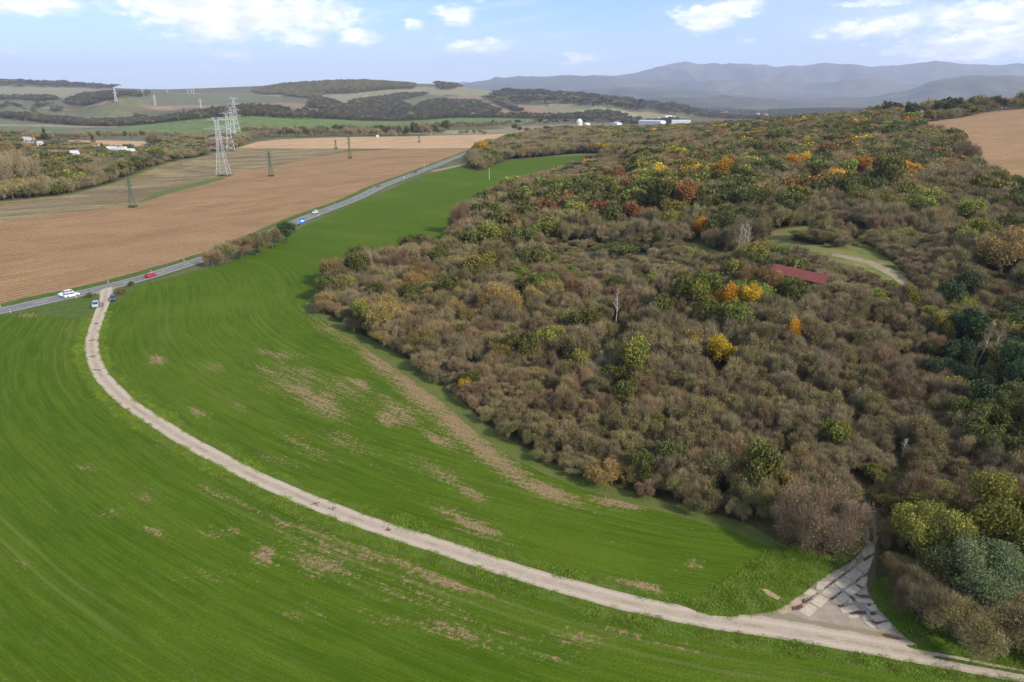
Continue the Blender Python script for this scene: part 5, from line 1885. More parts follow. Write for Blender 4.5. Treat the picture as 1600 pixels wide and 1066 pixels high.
def prism(name, pix, z0, z1, mat, parent, shrink=1.0, wob=.02):
    W = pline(pix)
    c = W.mean(0)
    o_ = []
    n = len(W)
    for i in range(n):                     # worn, slightly uneven outline
        a, b = W[i], W[(i + 1) % n]
        for k in range(3):
            q = a + (b - a) * (k / 3)
            if k == 0:
                q = q + (c - q) * .05
            q = c + (q - c) * shrink
            o_.append(q + np.array([rnd.uniform(-wob, wob), rnd.uniform(-wob, wob)]))
    W = np.array(o_)
    cr = 0
    for i in range(len(W)):
        a, b = W[i], W[(i + 1) % len(W)]
        cr += a[0] * b[1] - a[1] * b[0]
    if cr < 0:
        W = W[::-1]
    tilt = (rnd.uniform(-.008, .008), rnd.uniform(-.008, .008))
    n = len(W)
    vs = []
    for z in (z0, z1):
        ins = 1.0 if z == z0 else .985
        for q in W:
            qq = c + (q - c) * ins
            vs.append((qq[0], qq[1], float(height(*q)) + z + (qq - c)[0] * tilt[0] + (qq - c)[1] * tilt[1]))
    fs = [tuple(range(n, 2 * n))] + [(i, (i + 1) % n, n + (i + 1) % n, n + i) for i in range(n)]
    me = bpy.data.meshes.new(name)
    me.from_pydata(vs, [], fs)
    me.materials.append(mat)
    return link(name, me, parent)


for q in SLABS:
    prism('concrete_slab', [c8(*p) for p in q], -.15, rnd.uniform(.03, .06), M['concrete'], APRON_OBJ, 1.0, .05)
# dark soil squeezed up in the joints and washed over the apron
JOINTS = [[(430, 700), (450, 690), (500, 680), (560, 640), (610, 605), (600, 615), (545, 665), (495, 715), (440, 735)], [(330, 770), (430, 735), (440, 760), (400, 790), (345, 795)], [(640, 585), (740, 510), (748, 520), (650, 600)],
          [(770, 490), (900, 395), (905, 402), (780, 500)], [(680, 700), (800, 615), (808, 625), (700, 708)], [(870, 655), (890, 660), (925, 700), (905, 705)], [(920, 528), (1040, 450), (1046, 460), (930, 538)],
          [(990, 320), (1100, 258), (1106, 272), (1010, 338)], [(915, 640), (1000, 650), (1060, 665), (1040, 680), (960, 672)], [(870, 815), (950, 800), (1020, 800), (1030, 828), (960, 828), (890, 832)], [(1065, 815), (1110, 812), (1112, 835), (1070, 835)],
          [(1060, 885), (1130, 905), (1220, 890), (1218, 900), (1120, 922), (1075, 905)], [(1170, 1015), (1240, 1010), (1320, 1040), (1390, 1062), (1300, 1062), (1190, 1035)], [(1040, 738), (1065, 736), (1070, 752), (1045, 754)], [(765, 750), (820, 745), (815, 758), (775, 762)], [(940, 555), (1000, 585), (992, 592), (936, 565)]]
g = np.random.default_rng(5)
for q in JOINTS:
    W = pline([c8(*p) for p in q])
    c = W.mean(0)
    V, F = [], []
    n_c = int(160 + 60 * np.ptp(W[:, 0]) * np.ptp(W[:, 1]))
    mb = MB()
    got = 0
    while got < n_c:
        p = np.array([g.uniform(W[:, 0].min(), W[:, 0].max()), g.uniform(W[:, 1].min(), W[:, 1].max())])
        got += 1
        if not inside(p[:1], p[1:], W)[0]:
            continue
        r_ = g.uniform(.03, .12)
        z = float(height(*p)) + .02
        k = 6
        vs = [(p[0] + math.cos(6.28 * i / k) * r_ * g.uniform(.7, 1.2), p[1] + math.sin(6.28 * i / k) * r_ * g.uniform(.7, 1.2), z) for i in range(k)] + [(p[0], p[1], z + r_ * .5 + .05)]
        mb.add(vs, [(i, (i + 1) % k, k) for i in range(k)])
    if mb.f:
        o = mb.build('soil_heap', M['dirt'], APRON_OBJ)
        tag(o, kind='stuff')

# trampled dark clods lying on the farm track
CLODS = [(494, 787, 'second'), (519, 795, 'third'), (607, 827, 'lowest'), (151, 506, 'first below the parked cars'), (144, 532, 'big one at the bend top'), (145, 557, 'small one in the bend'), (152, 578, 'last one in the bend')]
for px, py, w_ in CLODS:
    p = at(px, py)
    mb = MB()
    for k in range(14):
        r_ = rnd.uniform(.08, .2) * (1.6 if p.y > 130 else 1)
        c = Vector((p.x + rnd.gauss(0, .32), p.y + rnd.gauss(0, .22), float(height(p.x, p.y)) + .02))
        n = 6
        mb.add([(c.x + math.cos(6.28 * i / n) * r_ * rnd.uniform(.7, 1.2), c.y + math.sin(6.28 * i / n) * r_ * rnd.uniform(.7, 1.2), c.z - .02) for i in range(n)] + [(c.x, c.y, c.z + r_ * .5)], [(i, (i + 1) % n, n) for i in range(n)])
    o = mb.build('soil_clod', M['dirt'])
    tag(o, 'dark clod of soil dropped on the pale farm track, ' + w_, 'clod', 'clods on the farm track')

# ------------------------------------------------------------------ pylons and poles
M['galv'] = plain('galvanised_steel', (.62, .63, .65), .45, .35, .5, .08)
M['green_steel'] = plain('green_painted_steel', (.06, .12, .075), .6, .1, .4, .15)
M['dark_wood'] = plain('tarred_timber', (.07, .055, .045), .9, spec=.1, var=.25)
M['pale_conc'] = plain('pale_concrete_post', (.55, .54, .50), .85, spec=.1, var=.12)
M['cable'] = plain('aluminium_cable', (.30, .30, .31), .5, .5)


def pylon(name, loc, H, wid, az, mat, th, arms, label, group, horns=True):
    """square lattice tower; arms = [(height fraction, half span)]"""
    root = link(name, None, loc=loc)
    root.rotation_euler = (0, 0, az)
    tag(root, label, 'pylon', group)
    half = lambda f: wid * (1 - f / .5) * .5 + wid * .19 * f / .5 if f < .5 else wid * .19 * (1 - (f - .5) * .75)
    lv = [0, .13, .25, .36, .46, .55, .63, .71, .79, .87, .94]
    cs = [(1, 1), (-1, 1), (-1, -1), (1, -1)]
    for sx, sy in cs:
        mb = MB()
        for a, b in zip(lv[:-1], lv[1:]):
            mb.tube((sx * half(a), sy * half(a), a * H - (.3 if a == 0 else 0)), (sx * half(b), sy * half(b), b * H), th, th, 4, False)
        mb.build('leg', mat, root)
    mb = MB()
    for a, b in zip(lv[:-1], lv[1:]):
        for k in range(4):
            p, q = cs[k], cs[(k + 1) % 4]
            mb.tube((p[0] * half(a), p[1] * half(a), a * H), (q[0] * half(b), q[1] * half(b), b * H), th * .36, th * .36, 3, False)
            mb.tube((q[0] * half(a), q[1] * half(a), a * H), (p[0] * half(b), p[1] * half(b), b * H), th * .36, th * .36, 3, False)
            mb.tube((p[0] * half(b), p[1] * half(b), b * H), (q[0] * half(b), q[1] * half(b), b * H), th * .5, th * .5, 3, False)
    mb.build('bracing', mat, root)
    ends = []
    for f, sp in arms:
        mb = MB()
        z = f * H
        h_ = half(f)
        for s_ in (-1, 1):
            tip = (s_ * sp, 0, z)
            for sy in (-1, 1):
                mb.tube((s_ * h_, sy * h_, z), tip, th * .8, th * .5, 4, False)
                mb.tube((s_ * h_, sy * h_, z + H * .045), tip, th * .6, th * .5, 4, False)
            for k in range(1, 4):
                t_ = k / 4
                xx = s_ * (h_ + (sp - h_) * t_)
                mb.tube((xx, h_ * (1 - t_), z), (xx, 0, z + H * .045 * (1 - t_)), th * .4, th * .4, 3, False)
            ends.append((s_ * sp, z - H * .045))
        mb.tube((-h_, 0, z), (h_, 0, z), th * .8, th * .8, 4, False)
        mb.build('crossarm', mat, root)
        for s_ in (-1, 1):
            ib = MB()
            ib.tube((s_ * sp, 0, z), (s_ * sp, 0, z - H * .045), th * .5, th * .5, 5)
            ib.build('insulator', M['dark_wood'], root)
    if horns:
        mb = MB()
        for s_ in (-1, 1):
            mb.tube((s_ * half(.94), 0, .94 * H), (s_ * sp * .42, 0, H), th * .7, th * .5, 4, False)
        mb.build('peak', mat, root)
    # overgrown foot
    g_ = np.random.default_rng(int(abs(loc[0])))
    C = np.stack([g_.uniform(-wid * .6, wid * .6, 500), g_.uniform(-wid * .6, wid * .6, 500), g_.uniform(.1, .9, 500)], 1)
    V, F = leaves(C, .42, g_, .5)
    me = np_mesh('foot_scrub', V, F, [LM['green']])
    set_tone(me, np.repeat(g_.random(500) * .6, 4))
    w0 = link('scrub', me, loc=loc)
    tag(w0, 'low green scrub round the foot of a pylon, under the ' + label.split(',')[0].replace('pylon', 'one')[:50], 'scrub', 'scrub round pylon feet')
    w0['label'] = 'low green scrub round the foot of the ' + ' '.join(label.split()[:7])
    m = Matrix.Rotation(az, 3, 'Z')
    return [Vector(loc) + m @ Vector((x, 0, z)) for x, z in ends]


def cables(A, B, name, label, group, sag=9.0, r_=.075):
    for i, (a, b) in enumerate(zip(A, B)):
        mb = MB()
        n = 10
        pt = [a.lerp(b, k / n) - Vector((0, 0, sag * 4 * (k / n) * (1 - k / n))) for k in range(n + 1)]
        for p, q in zip(pt[:-1], pt[1:]):
            mb.tube(p, q, r_, r_, 3, False)
        lvl = ('bottom', 'second', 'third', 'top')[min(i // 2, 3)]
        tag(mb.build(name, M['cable']), f"{lvl} {'road side' if i % 2 else 'river side'} " + label.replace('power cable', 'cable'), 'cable', group)


def face_az(p, q):
    """arms square to the line from p to q"""
    return -math.atan2(q[0] - p[0], q[1] - p[1])


big = [at(350, 275), at(361, 236), at(366, 218), at(371, 208)]
off = Vector((-760, 560, 0))
LBL = ['tall silver lattice pylon, nearest of the row, on the edge of the ploughed soil', 'second silver lattice pylon of the row, at the pale field corner', 'third silver lattice pylon of the row, on the bright valley field', 'fourth silver lattice pylon, farthest of the row on the valley field']
arm = [(.48, 10.5), (.64, 8.5), (.80, 11.5), (.95, 8.0)]
E = []
Hs = [46, 46, 50, 62]
for i, p in enumerate(big):
    q = big[min(i + 1, 3)]
    pp = big[max(i - 1, 0)]
    az = face_az(pp, q)
    if i == 0:
        az = R(2)
    E.append(pylon('pylon', tuple(p), Hs[i], 9.5 if i < 2 else 10.5, az, M['galv'], (.15, .18, .21, .25)[i], arm, LBL[i], 'silver lattice pylons in a row'))
for i in range(3):
    cables(E[i], E[i + 1], 'power_cable', 'power cable between silver pylons %s of the row' % ('one and two', 'two and three', 'three and four')[i], 'power cables', 7)
# the line runs on out of the picture on that side
Eo = [Vector((off.x + (-1) ** k * 9, off.y, 22 + 7 * (k // 2))) for k in range(8)]
Eo = pylon('pylon', (off.x, off.y, float(height(off.x, off.y))), 46, 9.5, face_az(off, big[0]), M['galv'], .17, arm, 'silver lattice pylon beyond the frame, beside the left wood', 'silver lattice pylons in a row')
cables(Eo, E[0], 'power_cable', 'power cable crossing above the left wood to the nearest silver pylon', 'power cables', 10, .085)
# hill pylons
hp = [((182, 160), 23, 'silver pylon on the hill, leftmost and tallest of the hill pylons'), ((243, 165.5), 17, 'silver pylon on the green hill field between two others'), ((315, 173), 18, 'silver pylon low on the hill field above the long tree belt'),
      ((224, 151.5), 14, 'faint silver pylon before the hill wood'), ((261, 145), 11, 'faint silver pylon on the hill crest'), ((294, 145.5), 9, 'small pylon on the crest, first of the three close ones'), ((299, 145.5), 9, 'small pylon on the crest, middle of the three close ones'), ((303, 145.5), 9, 'small pylon on the crest, last of the three close ones')]
HE = []
for (px, py), hpx, lb in hp:
    p = at(px, py)
    dep = float(project(*p)[2])
    H = hpx * dep / FPX
    HE.append(pylon('pylon', tuple(p), H, H * .17, R(12), M['galv'], H * .0085, [(.62, H * .2), (.8, H * .24)], lb, 'silver pylons on the far hills', horns=True))
# green ones in the fields
gp = [((208, 324), 46, 'green lattice pylon at the edge of the ploughed field, nearest green one'), ((424, 275.5), 39, 'green lattice pylon in the ploughed field right of the silver one'), ((547, 247.5), 33, 'green lattice pylon at the far end of the ploughed field'),
      ((525, 233), 14, 'small faint pylon on the line between brown and pale soil'), ((655, 222.5), 10, 'tiny faint pylon in the pale field')]
GE = []
for (px, py), hpx, lb in gp:
    p = at(px, py)
    dep = float(project(*p)[2])
    H = hpx * dep / FPX
    GE.append(pylon('pylon', tuple(p), H, 3.2, R(48), M['green_steel'], .13 if H > 18 else .11, [(.72, 2.6), (.84, 2.2), (.95, 1.8)], lb, 'green pylons in the ploughed field', horns=False))
cables(GE[0], GE[1], 'power_cable', 'power cable between the green pylons over the ploughed field', 'power cables', 4, .035)
cables(GE[1], GE[2], 'power_cable', 'power cable between the far two green pylons', 'power cables', 4, .035)
p = GE[0]
gdir = Vector((at(208, 324).x - at(424, 275).x, at(208, 324).y - at(424, 275).y, 0))
GO = [q + gdir for q in p]
cables(p, GO, 'power_cable', 'power cable leaving the nearest green pylon over stubble', 'power cables', 4, .035)


def pole(px, py, hpx, mat, lab, th=.16, lean=0.0, arm_=1.6, cat='pole', name='utility_pole'):
    p = at(px, py)
    dep = float(project(*p)[2])
    H = hpx * dep / FPX
    root = link(name, None, loc=tuple(p))
    tag(root, lab, cat)
    mb = MB()
    mb.tube((0, 0, -.4), (lean * H, 0, H), th, th * .7, 8)
    mb.build('pole_shaft', mat, root)
    if arm_:
        mb = MB()
        mb.box((lean * H * .96, 0, H * .955), (arm_, .14, .14))
        mb.build('crossarm', mat, root)
        for s_ in (-.8, 0, .8):
            mb = MB()
            mb.tube((lean * H * .96 + s_ * arm_ / 2, 0, H * .96), (lean * H * .96 + s_ * arm_ / 2, 0, H * .96 + .35), .07, .05, 6)
            mb.build('insulator', M['pale_conc'], root)


pole(764.5, 281, 18, M['pale_conc'], 'white post standing alone in the green field near the wood belt', .2, 0, 0)
pole(1163.5, 262, 23, M['pale_conc'], 'upright white pole with crossarm in the upper wood', .19, 0, 2.2)
pole(1453.5, 276, 27, M['pale_conc'], 'tilted white pole before the hill field', .19, .22, 1.2)
pole(619, 214, 12, M['pale_conc'], 'thin pale pole on the far edge of the pale field', .22, 0, 0)
pole(673.5, 212, 8, M['pale_conc'], 'shorter pale pole on the far edge of the pale field', .22, 0, 0)
pole(663, 266, 13, M['pale_conc'], 'thin pole on the ploughed side of the road near the lay-by', .12, 0, 0)
pole(1217.5, 430, 14, M['pale_conc'], 'short white flue pipe beside the red shed roof', .16, 0, 0, 'pipe', 'flue_pipe')
pole(142.5, 466, 14, M['dark_wood'], 'short dark post between road and farm track mouth', .09, -.08, 0, 'post', 'post')
pole(238, 432, 11, M['pale_conc'], 'pale marker pole beside the red car', .08, -.06, 0, 'post', 'post')

# ------------------------------------------------------------------ roadside posts and the blue sign
M['post_white'] = plain('white_plastic', (.78, .78, .76), .5, var=.04)
M['black'] = plain('black_plastic', (.03, .03, .03), .6, var=.05)
M['blue'] = plain('sign_blue', (.01, .13, .52), .4, var=.03)


def delineator(x, y, lab):
    root = link('marker_post', None, loc=(x, y, float(height(x, y))))
    tag(root, lab, 'marker post', 'white marker posts along the road')
    mb = MB()
    mb.add([(-.09, -.06, -.1), (.09, -.06, -.1), (0, .09, -.1), (-.09, -.06, 1.0), (.09, -.06, .95), (0, .09, 1.05)], [(0, 1, 4, 3), (1, 2, 5, 4), (2, 0, 3, 5), (3, 4, 5)])
    mb.build('post_body', M['post_white'], root)
    mb = MB()
    mb.box((0, 0, .76), (.2, .19, .18))
    mb.build('reflector_band', M['black'], root)


DL = [(5, 481), (19, 487), (113.5, 466), (172, 441.5), (192.5, 444), (291, 409), (335, 394), (360, 387), (446, 352), (493, 338), (527, 319), (582, 292), (613, 285), (638, 272), (690, 252)]
for i, (px, py) in enumerate(DL):
    p = at(px, py)
    k = int(np.argmin(np.hypot(FINE[:, 0] - p.x, FINE[:, 1] - p.y)))
    t_ = FINE[min(k + 1, len(FINE) - 1)] - FINE[max(k - 1, 0)]
    t_ /= np.hypot(*t_)
    nrm = np.array([-t_[1], t_[0]])
    sd = np.sign((p.x - FINE[k][0]) * nrm[0] + (p.y - FINE[k][1]) * nrm[1]) or 1
    q = FINE[k] + nrm * sd * 4.7
    where = ['at the very edge of the picture, ploughed side', 'at the edge of the picture, field side', 'below the two white cars', 'opposite the farm track mouth', 'just past the farm track mouth', 'beyond the red car', 'before the roadside bushes', 'beside the half hidden white car',
             'near the blue sign on the ploughed side', 'beside the white car on the straight', 'halfway along the straight', 'beside the small red car', 'after the small red car', 'near the thin roadside pole', 'near the lay-by']
    delineator(q[0], q[1], 'white marker post ' + where[i])
p = at(473, 352)
root = link('road_sign', None, loc=tuple(p))
root.rotation_euler = (0, 0, R(28))
tag(root, 'blue road sign with white symbol at the end of the roadside bushes', 'road sign')
mb = MB(); mb.tube((-.7, 0, -.2), (-.7, 0, 2.9), .05); mb.build('post', M['galv'], root)
mb = MB(); mb.tube((.7, 0, -.2), (.7, 0, 2.9), .05); mb.build('post', M['galv'], root)
mb = MB(); mb.box((0, -.08, 2.2), (2.2, .05, 2.6)); pan = mb.build('panel', M['blue'], root)
mb = MB(); mb.box((0, -.115, 2.05), (1.7, .012, .38)); mb.box((0, -.116, 2.42), (1.0, .012, .36)); mb.build('white_symbol', M['post_white'], pan)

# ------------------------------------------------------------------ cars
M['glass'] = plain('dark_glass', (.03, .04, .05), .12, .0, .8, .05)
M['tyre'] = plain('tyre_rubber', (.02, .02, .02), .85, var=.1)
M['rim'] = plain('wheel_rim', (.45, .46, .48), .4, .6)
M['lamp'] = plain('head_lamp', (.7, .72, .75), .2, .2)
M['tail'] = plain('tail_lamp', (.35, .01, .01), .3)


def paint(name, col):
    return plain(name, col, .28, .15, .5, .02)


def car(x, y, head, matb, lab, L=4.3, W_=1.78, H=1.48, van=False):
    root = link('parked_car' if 'parked' in lab else 'car', None, loc=(x, y, float(height(x, y)) + .04))
    root.rotation_euler = (0, 0, head)
    tag(root, lab, 'car')
    # lower body: lofted along x
    st = [(-.5, .42, .80, .84), (-.47, .30, .93, .95), (-.36, .26, .97, 1.0), (-.1, .24, .96, 1.0), (.18, .24, .94, 1.0), (.36, .26, .84, .98), (.46, .30, .74, .93), (.5, .42, .62, .82)]
    mb = MB()
    vs = []
    for fx_, zb, zt, wf in st:
        hw = W_ / 2 * wf
        z0, z1 = zb * .75, zt * H * .68
        vs += [(fx_ * L, -hw * .94, z0), (fx_ * L, -hw, (z0 + z1) / 2), (fx_ * L, -hw * .93, z1), (fx_ * L, hw * .93, z1), (fx_ * L, hw, (z0 + z1) / 2), (fx_ * L, hw * .94, z0)]
    fs = []
    for i in range(len(st) - 1):
        for j in range(6):
            a, b = i * 6 + j, i * 6 + (j + 1) % 6
            fs.append((a, b, b + 6, a + 6))
    fs += [(5, 4, 3, 2, 1, 0), tuple(range((len(st) - 1) * 6, len(st) * 6))]
    mb.add(vs, [tuple(reversed(f)) for f in fs])
    mb.build('body', matb, root, smooth=False)
    # glasshouse
    zb, zt = H * .62, H * .965
    x0, x1, x2, x3 = (-.47, .24, -.37, .08) if not van else (-.49, .34, -.47, .2)
    hw0, hw1 = W_ / 2 * .90, W_ / 2 * .72
    mb = MB()
    mb.add([(x0 * L, -hw0, zb), (x1 * L, -hw0, zb), (x1 * L, hw0, zb), (x0 * L, hw0, zb), (x2 * L, -hw1, zt), (x3 * L, -hw1, zt), (x3 * L, hw1, zt), (x2 * L, hw1, zt)],
           [(3, 2, 1, 0), (4, 5, 6, 7), (0, 1, 5, 4), (1, 2, 6, 5), (2, 3, 7, 6), (3, 0, 4, 7)])
    mb.build('windows', M['glass'], root)
    mb = MB()
    mb.box(((x2 + x3) / 2 * L, 0, zt + .02), ((x3 - x2) * L + .06, hw1 * 2 + .05, .06))
    for s_ in (-1, 1):
        for fr, to in ((x1, x3), (x0, x2), ((x0 + x1) / 2 - .02, (x2 + x3) / 2)):
            mb.tube((fr * L, s_ * hw0, zb), (to * L, s_ * (hw1 + .01), zt), .045, .04, 4)
    mb.build('roof', matb, root)
    for sx in (-.31, .31):
        for s_ in (-1, 1):
            mb = MB()
            mb.tube((sx * L, s_ * (W_ / 2 - .19), .32), (sx * L, s_ * (W_ / 2 + .01), .32), .32, .32, 16)
            wh = mb.build('wheel', M['tyre'], root)
            mb = MB()
            mb.tube((sx * L, s_ * (W_ / 2), .32), (sx * L, s_ * (W_ / 2 + .02), .32), .2, .2, 12)
            mb.build('rim', M['rim'], wh)
    for s_ in (-1, 1):
        mb = MB(); mb.box((.478 * L, s_ * W_ * .36, H * .44), (.12, .34, .14)); mb.build('headlight', M['lamp'], root)
        mb = MB(); mb.box((-.485 * L, s_ * W_ * .37, H * .5), (.1, .24, .2)); mb.build('tail_light', M['tail'], root)
        mb = MB(); mb.box((.2 * L, s_ * (W_ / 2 + .07), H * .66), (.14, .16, .12)); mb.build('mirror', matb, root)
    return root


WHITE, RED, SILV, GREY, DARKB, BLACK = (paint('white_car_paint', (.78, .78, .78)), paint('red_car_paint', (.50, .015, .02)), paint('silver_car_paint', (.42, .45, .50)),
                                        paint('light_grey_car_paint', (.40, .44, .50)), paint('blue_grey_car_paint', (.05, .08, .11)), paint('dark_car_paint', (.05, .055, .06)))


def road_car(px, py, lane, matb, lab, flip=False, **kw):
    p = at(px, py)
    k = int(np.argmin(np.hypot(FINE[:, 0] - p.x, FINE[:, 1] - p.y)))
    t_ = FINE[min(k + 2, len(FINE) - 1)] - FINE[max(k - 2, 0)]
    t_ /= np.hypot(*t_)
    nrm = np.array([-t_[1], t_[0]])
    q = FINE[k] + nrm * lane
    a = math.atan2(t_[1], t_[0]) + (math.pi if flip else 0)
    return car(q[0], q[1], a, matb, lab, **kw)


road_car(98, 462, 1.6, WHITE, 'white hatchback partly behind another white car on the road', flip=True)
road_car(111, 461, -1.7, WHITE, 'larger white estate car in front, passing the other white car', L=4.7, H=1.5)
road_car(227, 433, -1.7, RED, 'red low car near the farm track mouth', L=4.4, H=1.35)
road_car(372, 383, 1.6, WHITE, 'white car half hidden behind the roadside bushes', flip=True)
road_car(498, 333, 1.6, WHITE, 'white car on the straight beyond the blue sign', flip=True, L=4.6)
road_car(594, 292, 1.6, RED, 'small distant red car on the straight', flip=True)
road_car(633, 279, -1.6, SILV, 'silver blue car fading into the road')
road_car(651, 270, 1.6, BLACK, 'dark distant car near the lay-by', flip=True)
p = at(150, 479); car(p.x, p.y, R(-66), GREY, 'light grey parked car at the farm track with people beside it', L=4.2, H=1.5)
p = at(177, 469); car(p.x, p.y, R(-63), DARKB, 'dark blue grey parked car across the farm track mouth', L=4.2, H=1.55)


# ------------------------------------------------------------------ the two people by the parked car
def person(px, py, face, top, trousers, lab, arm_out=.2, stride=.1):
    p = at(px, py)
    root = link('person', None, loc=tuple(p))
    root.rotation_euler = (0, 0, face)
    tag(root, lab, 'person')
    J = {'pelvis': (0, 0, .95), 'waist': (0, 0, 1.1), 'chest': (0, 0, 1.34), 'neck': (0, 0, 1.5), 'head': (0, .02, 1.62), 'crown': (0, .01, 1.74),
         'shl': (.19, 0, 1.42), 'ell': (.26 + arm_out * .2, -.02, 1.14), 'wrl': (.24 + arm_out * .2, .14, .92), 'hdl': (.24 + arm_out * .2, .19, .84),
         'shr': (-.19, 0, 1.42), 'elr': (-.27, -.03, 1.14), 'wrr': (-.25, .1, .90), 'hdr': (-.25, .13, .82),
         'hpl': (.1, 0, .9), 'knl': (.12, stride, .5), 'anl': (.12, stride * .6, .09), 'tol': (.13, stride * .6 + .17, .04),
         'hpr': (-.1, 0, .9), 'knr': (-.12, -stride * .3, .5), 'anr': (-.12, -stride, .09), 'tor': (-.13, -stride + .17, .04)}
    rad = {'pelvis': .15, 'waist': .13, 'chest': .16, 'neck': .06, 'head': .105, 'crown': .08, 'sh': .085, 'el': .05, 'wr': .035, 'hd': .035, 'hp': .105, 'kn': .065, 'an': .045, 'to': .04}
    ks = list(J)
    E_ = [('pelvis', 'waist'), ('waist', 'chest'), ('chest', 'neck'), ('neck', 'head'), ('head', 'crown')]
    for s_ in 'lr':
        E_ += [('chest', 'sh' + s_), ('sh' + s_, 'el' + s_), ('el' + s_, 'wr' + s_), ('wr' + s_, 'hd' + s_), ('pelvis', 'hp' + s_), ('hp' + s_, 'kn' + s_), ('kn' + s_, 'an' + s_), ('an' + s_, 'to' + s_)]
    me = bpy.data.meshes.new('body')
    me.from_pydata([J[k] for k in ks], [(ks.index(a), ks.index(b)) for a, b in E_], [])
    o = link('body', me, root)
    sk = o.modifiers.new('skin', 'SKIN')
    for i, k in enumerate(ks):
        r_ = rad.get(k, rad.get(k[:2], .05))
        me.skin_vertices[0].data[i].radius = (r_, r_ * (.75 if k in ('chest', 'waist', 'pelvis') else 1))
    me.skin_vertices[0].data[0].use_root = True
    sb = o.modifiers.new('sub', 'SUBSURF')
    sb.levels = sb.render_levels = 1
    m, t, pb, oo = material('person_clothes_' + lab.split()[0])
    sx = t.n('ShaderNodeSeparateXYZ')
    tc = t.n('ShaderNodeTexCoord')
    t.link(tc.outputs['Object'], sx.inputs[0])
    c = t.mix(t.math('GREATER_THAN', sx.outputs[2], .97), trousers, top)
    c = t.mix(t.math('GREATER_THAN', sx.outputs[2], 1.5), c, (.45, .28, .2))
    c = t.mix(t.math('LESS_THAN', sx.outputs[2], .1), c, (.03, .03, .03))
    t.link(c, pb.inputs['Base Color'])
    me.materials.append(m)
    hb = bmesh.new()
    bmesh.ops.create_icosphere(hb, subdivisions=2, radius=.125)
    for v in hb.verts:
        v.co = Vector((v.co.x * .95, v.co.y * 1.0 - .015, max(v.co.z, -.02 - .06 * (v.co.y < 0)) + 1.66))
    hm = bpy.data.meshes.new('hair')
    hb.to_mesh(hm)
    hb.free()
    hm.materials.append(M['dark_wood'])
    link('hair', hm, root)
    for s_ in (-1, 1):
        mb = MB()
        for k in range(4):
            hx = (.24 + (arm_out * .2 if s_ > 0 else .01)) * s_
            hy, hz = (.19, .84) if s_ > 0 else (.13, .82)
            mb.tube((hx + (k - 1.5) * .02, hy, hz), (hx + (k - 1.5) * .02, hy + .03, hz - .08 + .008 * abs(k - 1)), .009, .007, 5)
        mb.tube((hx, hy, hz + .02), (hx - s_ * .05, hy + .04, hz - .03), .01, .008, 5)
        mb.build('fingers', plain('skin', (.45, .28, .2), .6), root)


person(157.2, 479.5, R(100), (.05, .05, .06), (.03, .03, .035), 'person in dark jacket standing next to the light grey parked car')
person(161.0, 480.5, R(60), (.10, .07, .07), (.04, .045, .06), 'second person standing on the pale track, farther from the grey car', .6, .16)

# ------------------------------------------------------------------ buildings
M['white_wall'] = plain('white_render', (.66, .65, .61), .85, spec=.1, var=.05)
M['cream_wall'] = plain('cream_render', (.62, .55, .42), .85, spec=.1, var=.06)
M['roof_red'] = plain('red_sheet_roof', (.20, .06, .045), .6, spec=.2, var=.2, scale=1.2)
M['roof_tile'] = plain('clay_tile_roof', (.22, .11, .075), .85, spec=.1, var=.2)
M['roof_grey'] = plain('grey_sheet_roof', (.50, .51, .53), .6, spec=.2, var=.08)
M['wood_wall'] = plain('dark_boards', (.075, .045, .03), .9, spec=.1, var=.3)
M['pane'] = plain('window_glass', (.05, .06, .07), .2, spec=.7)


def house(name, loc, L, W_, H, rh, rz, wall, roof, lab, cat='house', group=None, win=True, over=.4):
    root = link(name, None, loc=tuple(loc))
    root.rotation_euler = (0, 0, rz)
    tag(root, lab, cat, group)
    x, y = L / 2, W_ / 2
    mb = MB()
    mb.add([(-x, -y, -1), (x, -y, -1), (x, y, -1), (-x, y, -1), (-x, -y, H), (x, -y, H), (x, y, H), (-x, y, H), (-x, 0, H + rh), (x, 0, H + rh)],
           [(0, 1, 5, 4), (2, 3, 7, 6), (1, 2, 6, 9, 5), (3, 0, 4, 8, 7)])
    mb.build('wall', wall, root)
    mb = MB()
    e = over
    zo = H - rh * e / y
    for s_ in (-1, 1):
        a = [(-x - e, s_ * (y + e), zo + .04), (x + e, s_ * (y + e), zo + .04), (x + e, 0, H + rh + .04), (-x - e, 0, H + rh + .04)]
        b = [(p_[0], p_[1], p_[2] + .16) for p_ in a]
        f = [(0, 1, 2, 3), (7, 6, 5, 4), (0, 4, 5, 1), (1, 5, 6, 2), (3, 7, 4, 0), (2, 6, 7, 3)]
        mb.add(a + b, f)
    rf = mb.build('roof', roof, root)
    if win:
        for s_ in (-1, 1):
            for k in range(max(1, int(L / 3.2))):
                mb = MB()
                mb.box((-x + (k + .5) * L / max(1, int(L / 3.2)), s_ * (y + .01), H * .55), (1.1, .06, 1.2))
                mb.build('window', M['pane'], root)
        mb = MB(); mb.box((x + .01, 0, 1.0), (.06, 1.0, 2.0)); mb.build('door', M['wood_wall'], root)
        mb = MB(); mb.box((x * .3, .6, H + rh + .2), (.5, .5, 1.4)); mb.build('chimney', M['roof_tile'], rf)
    return root


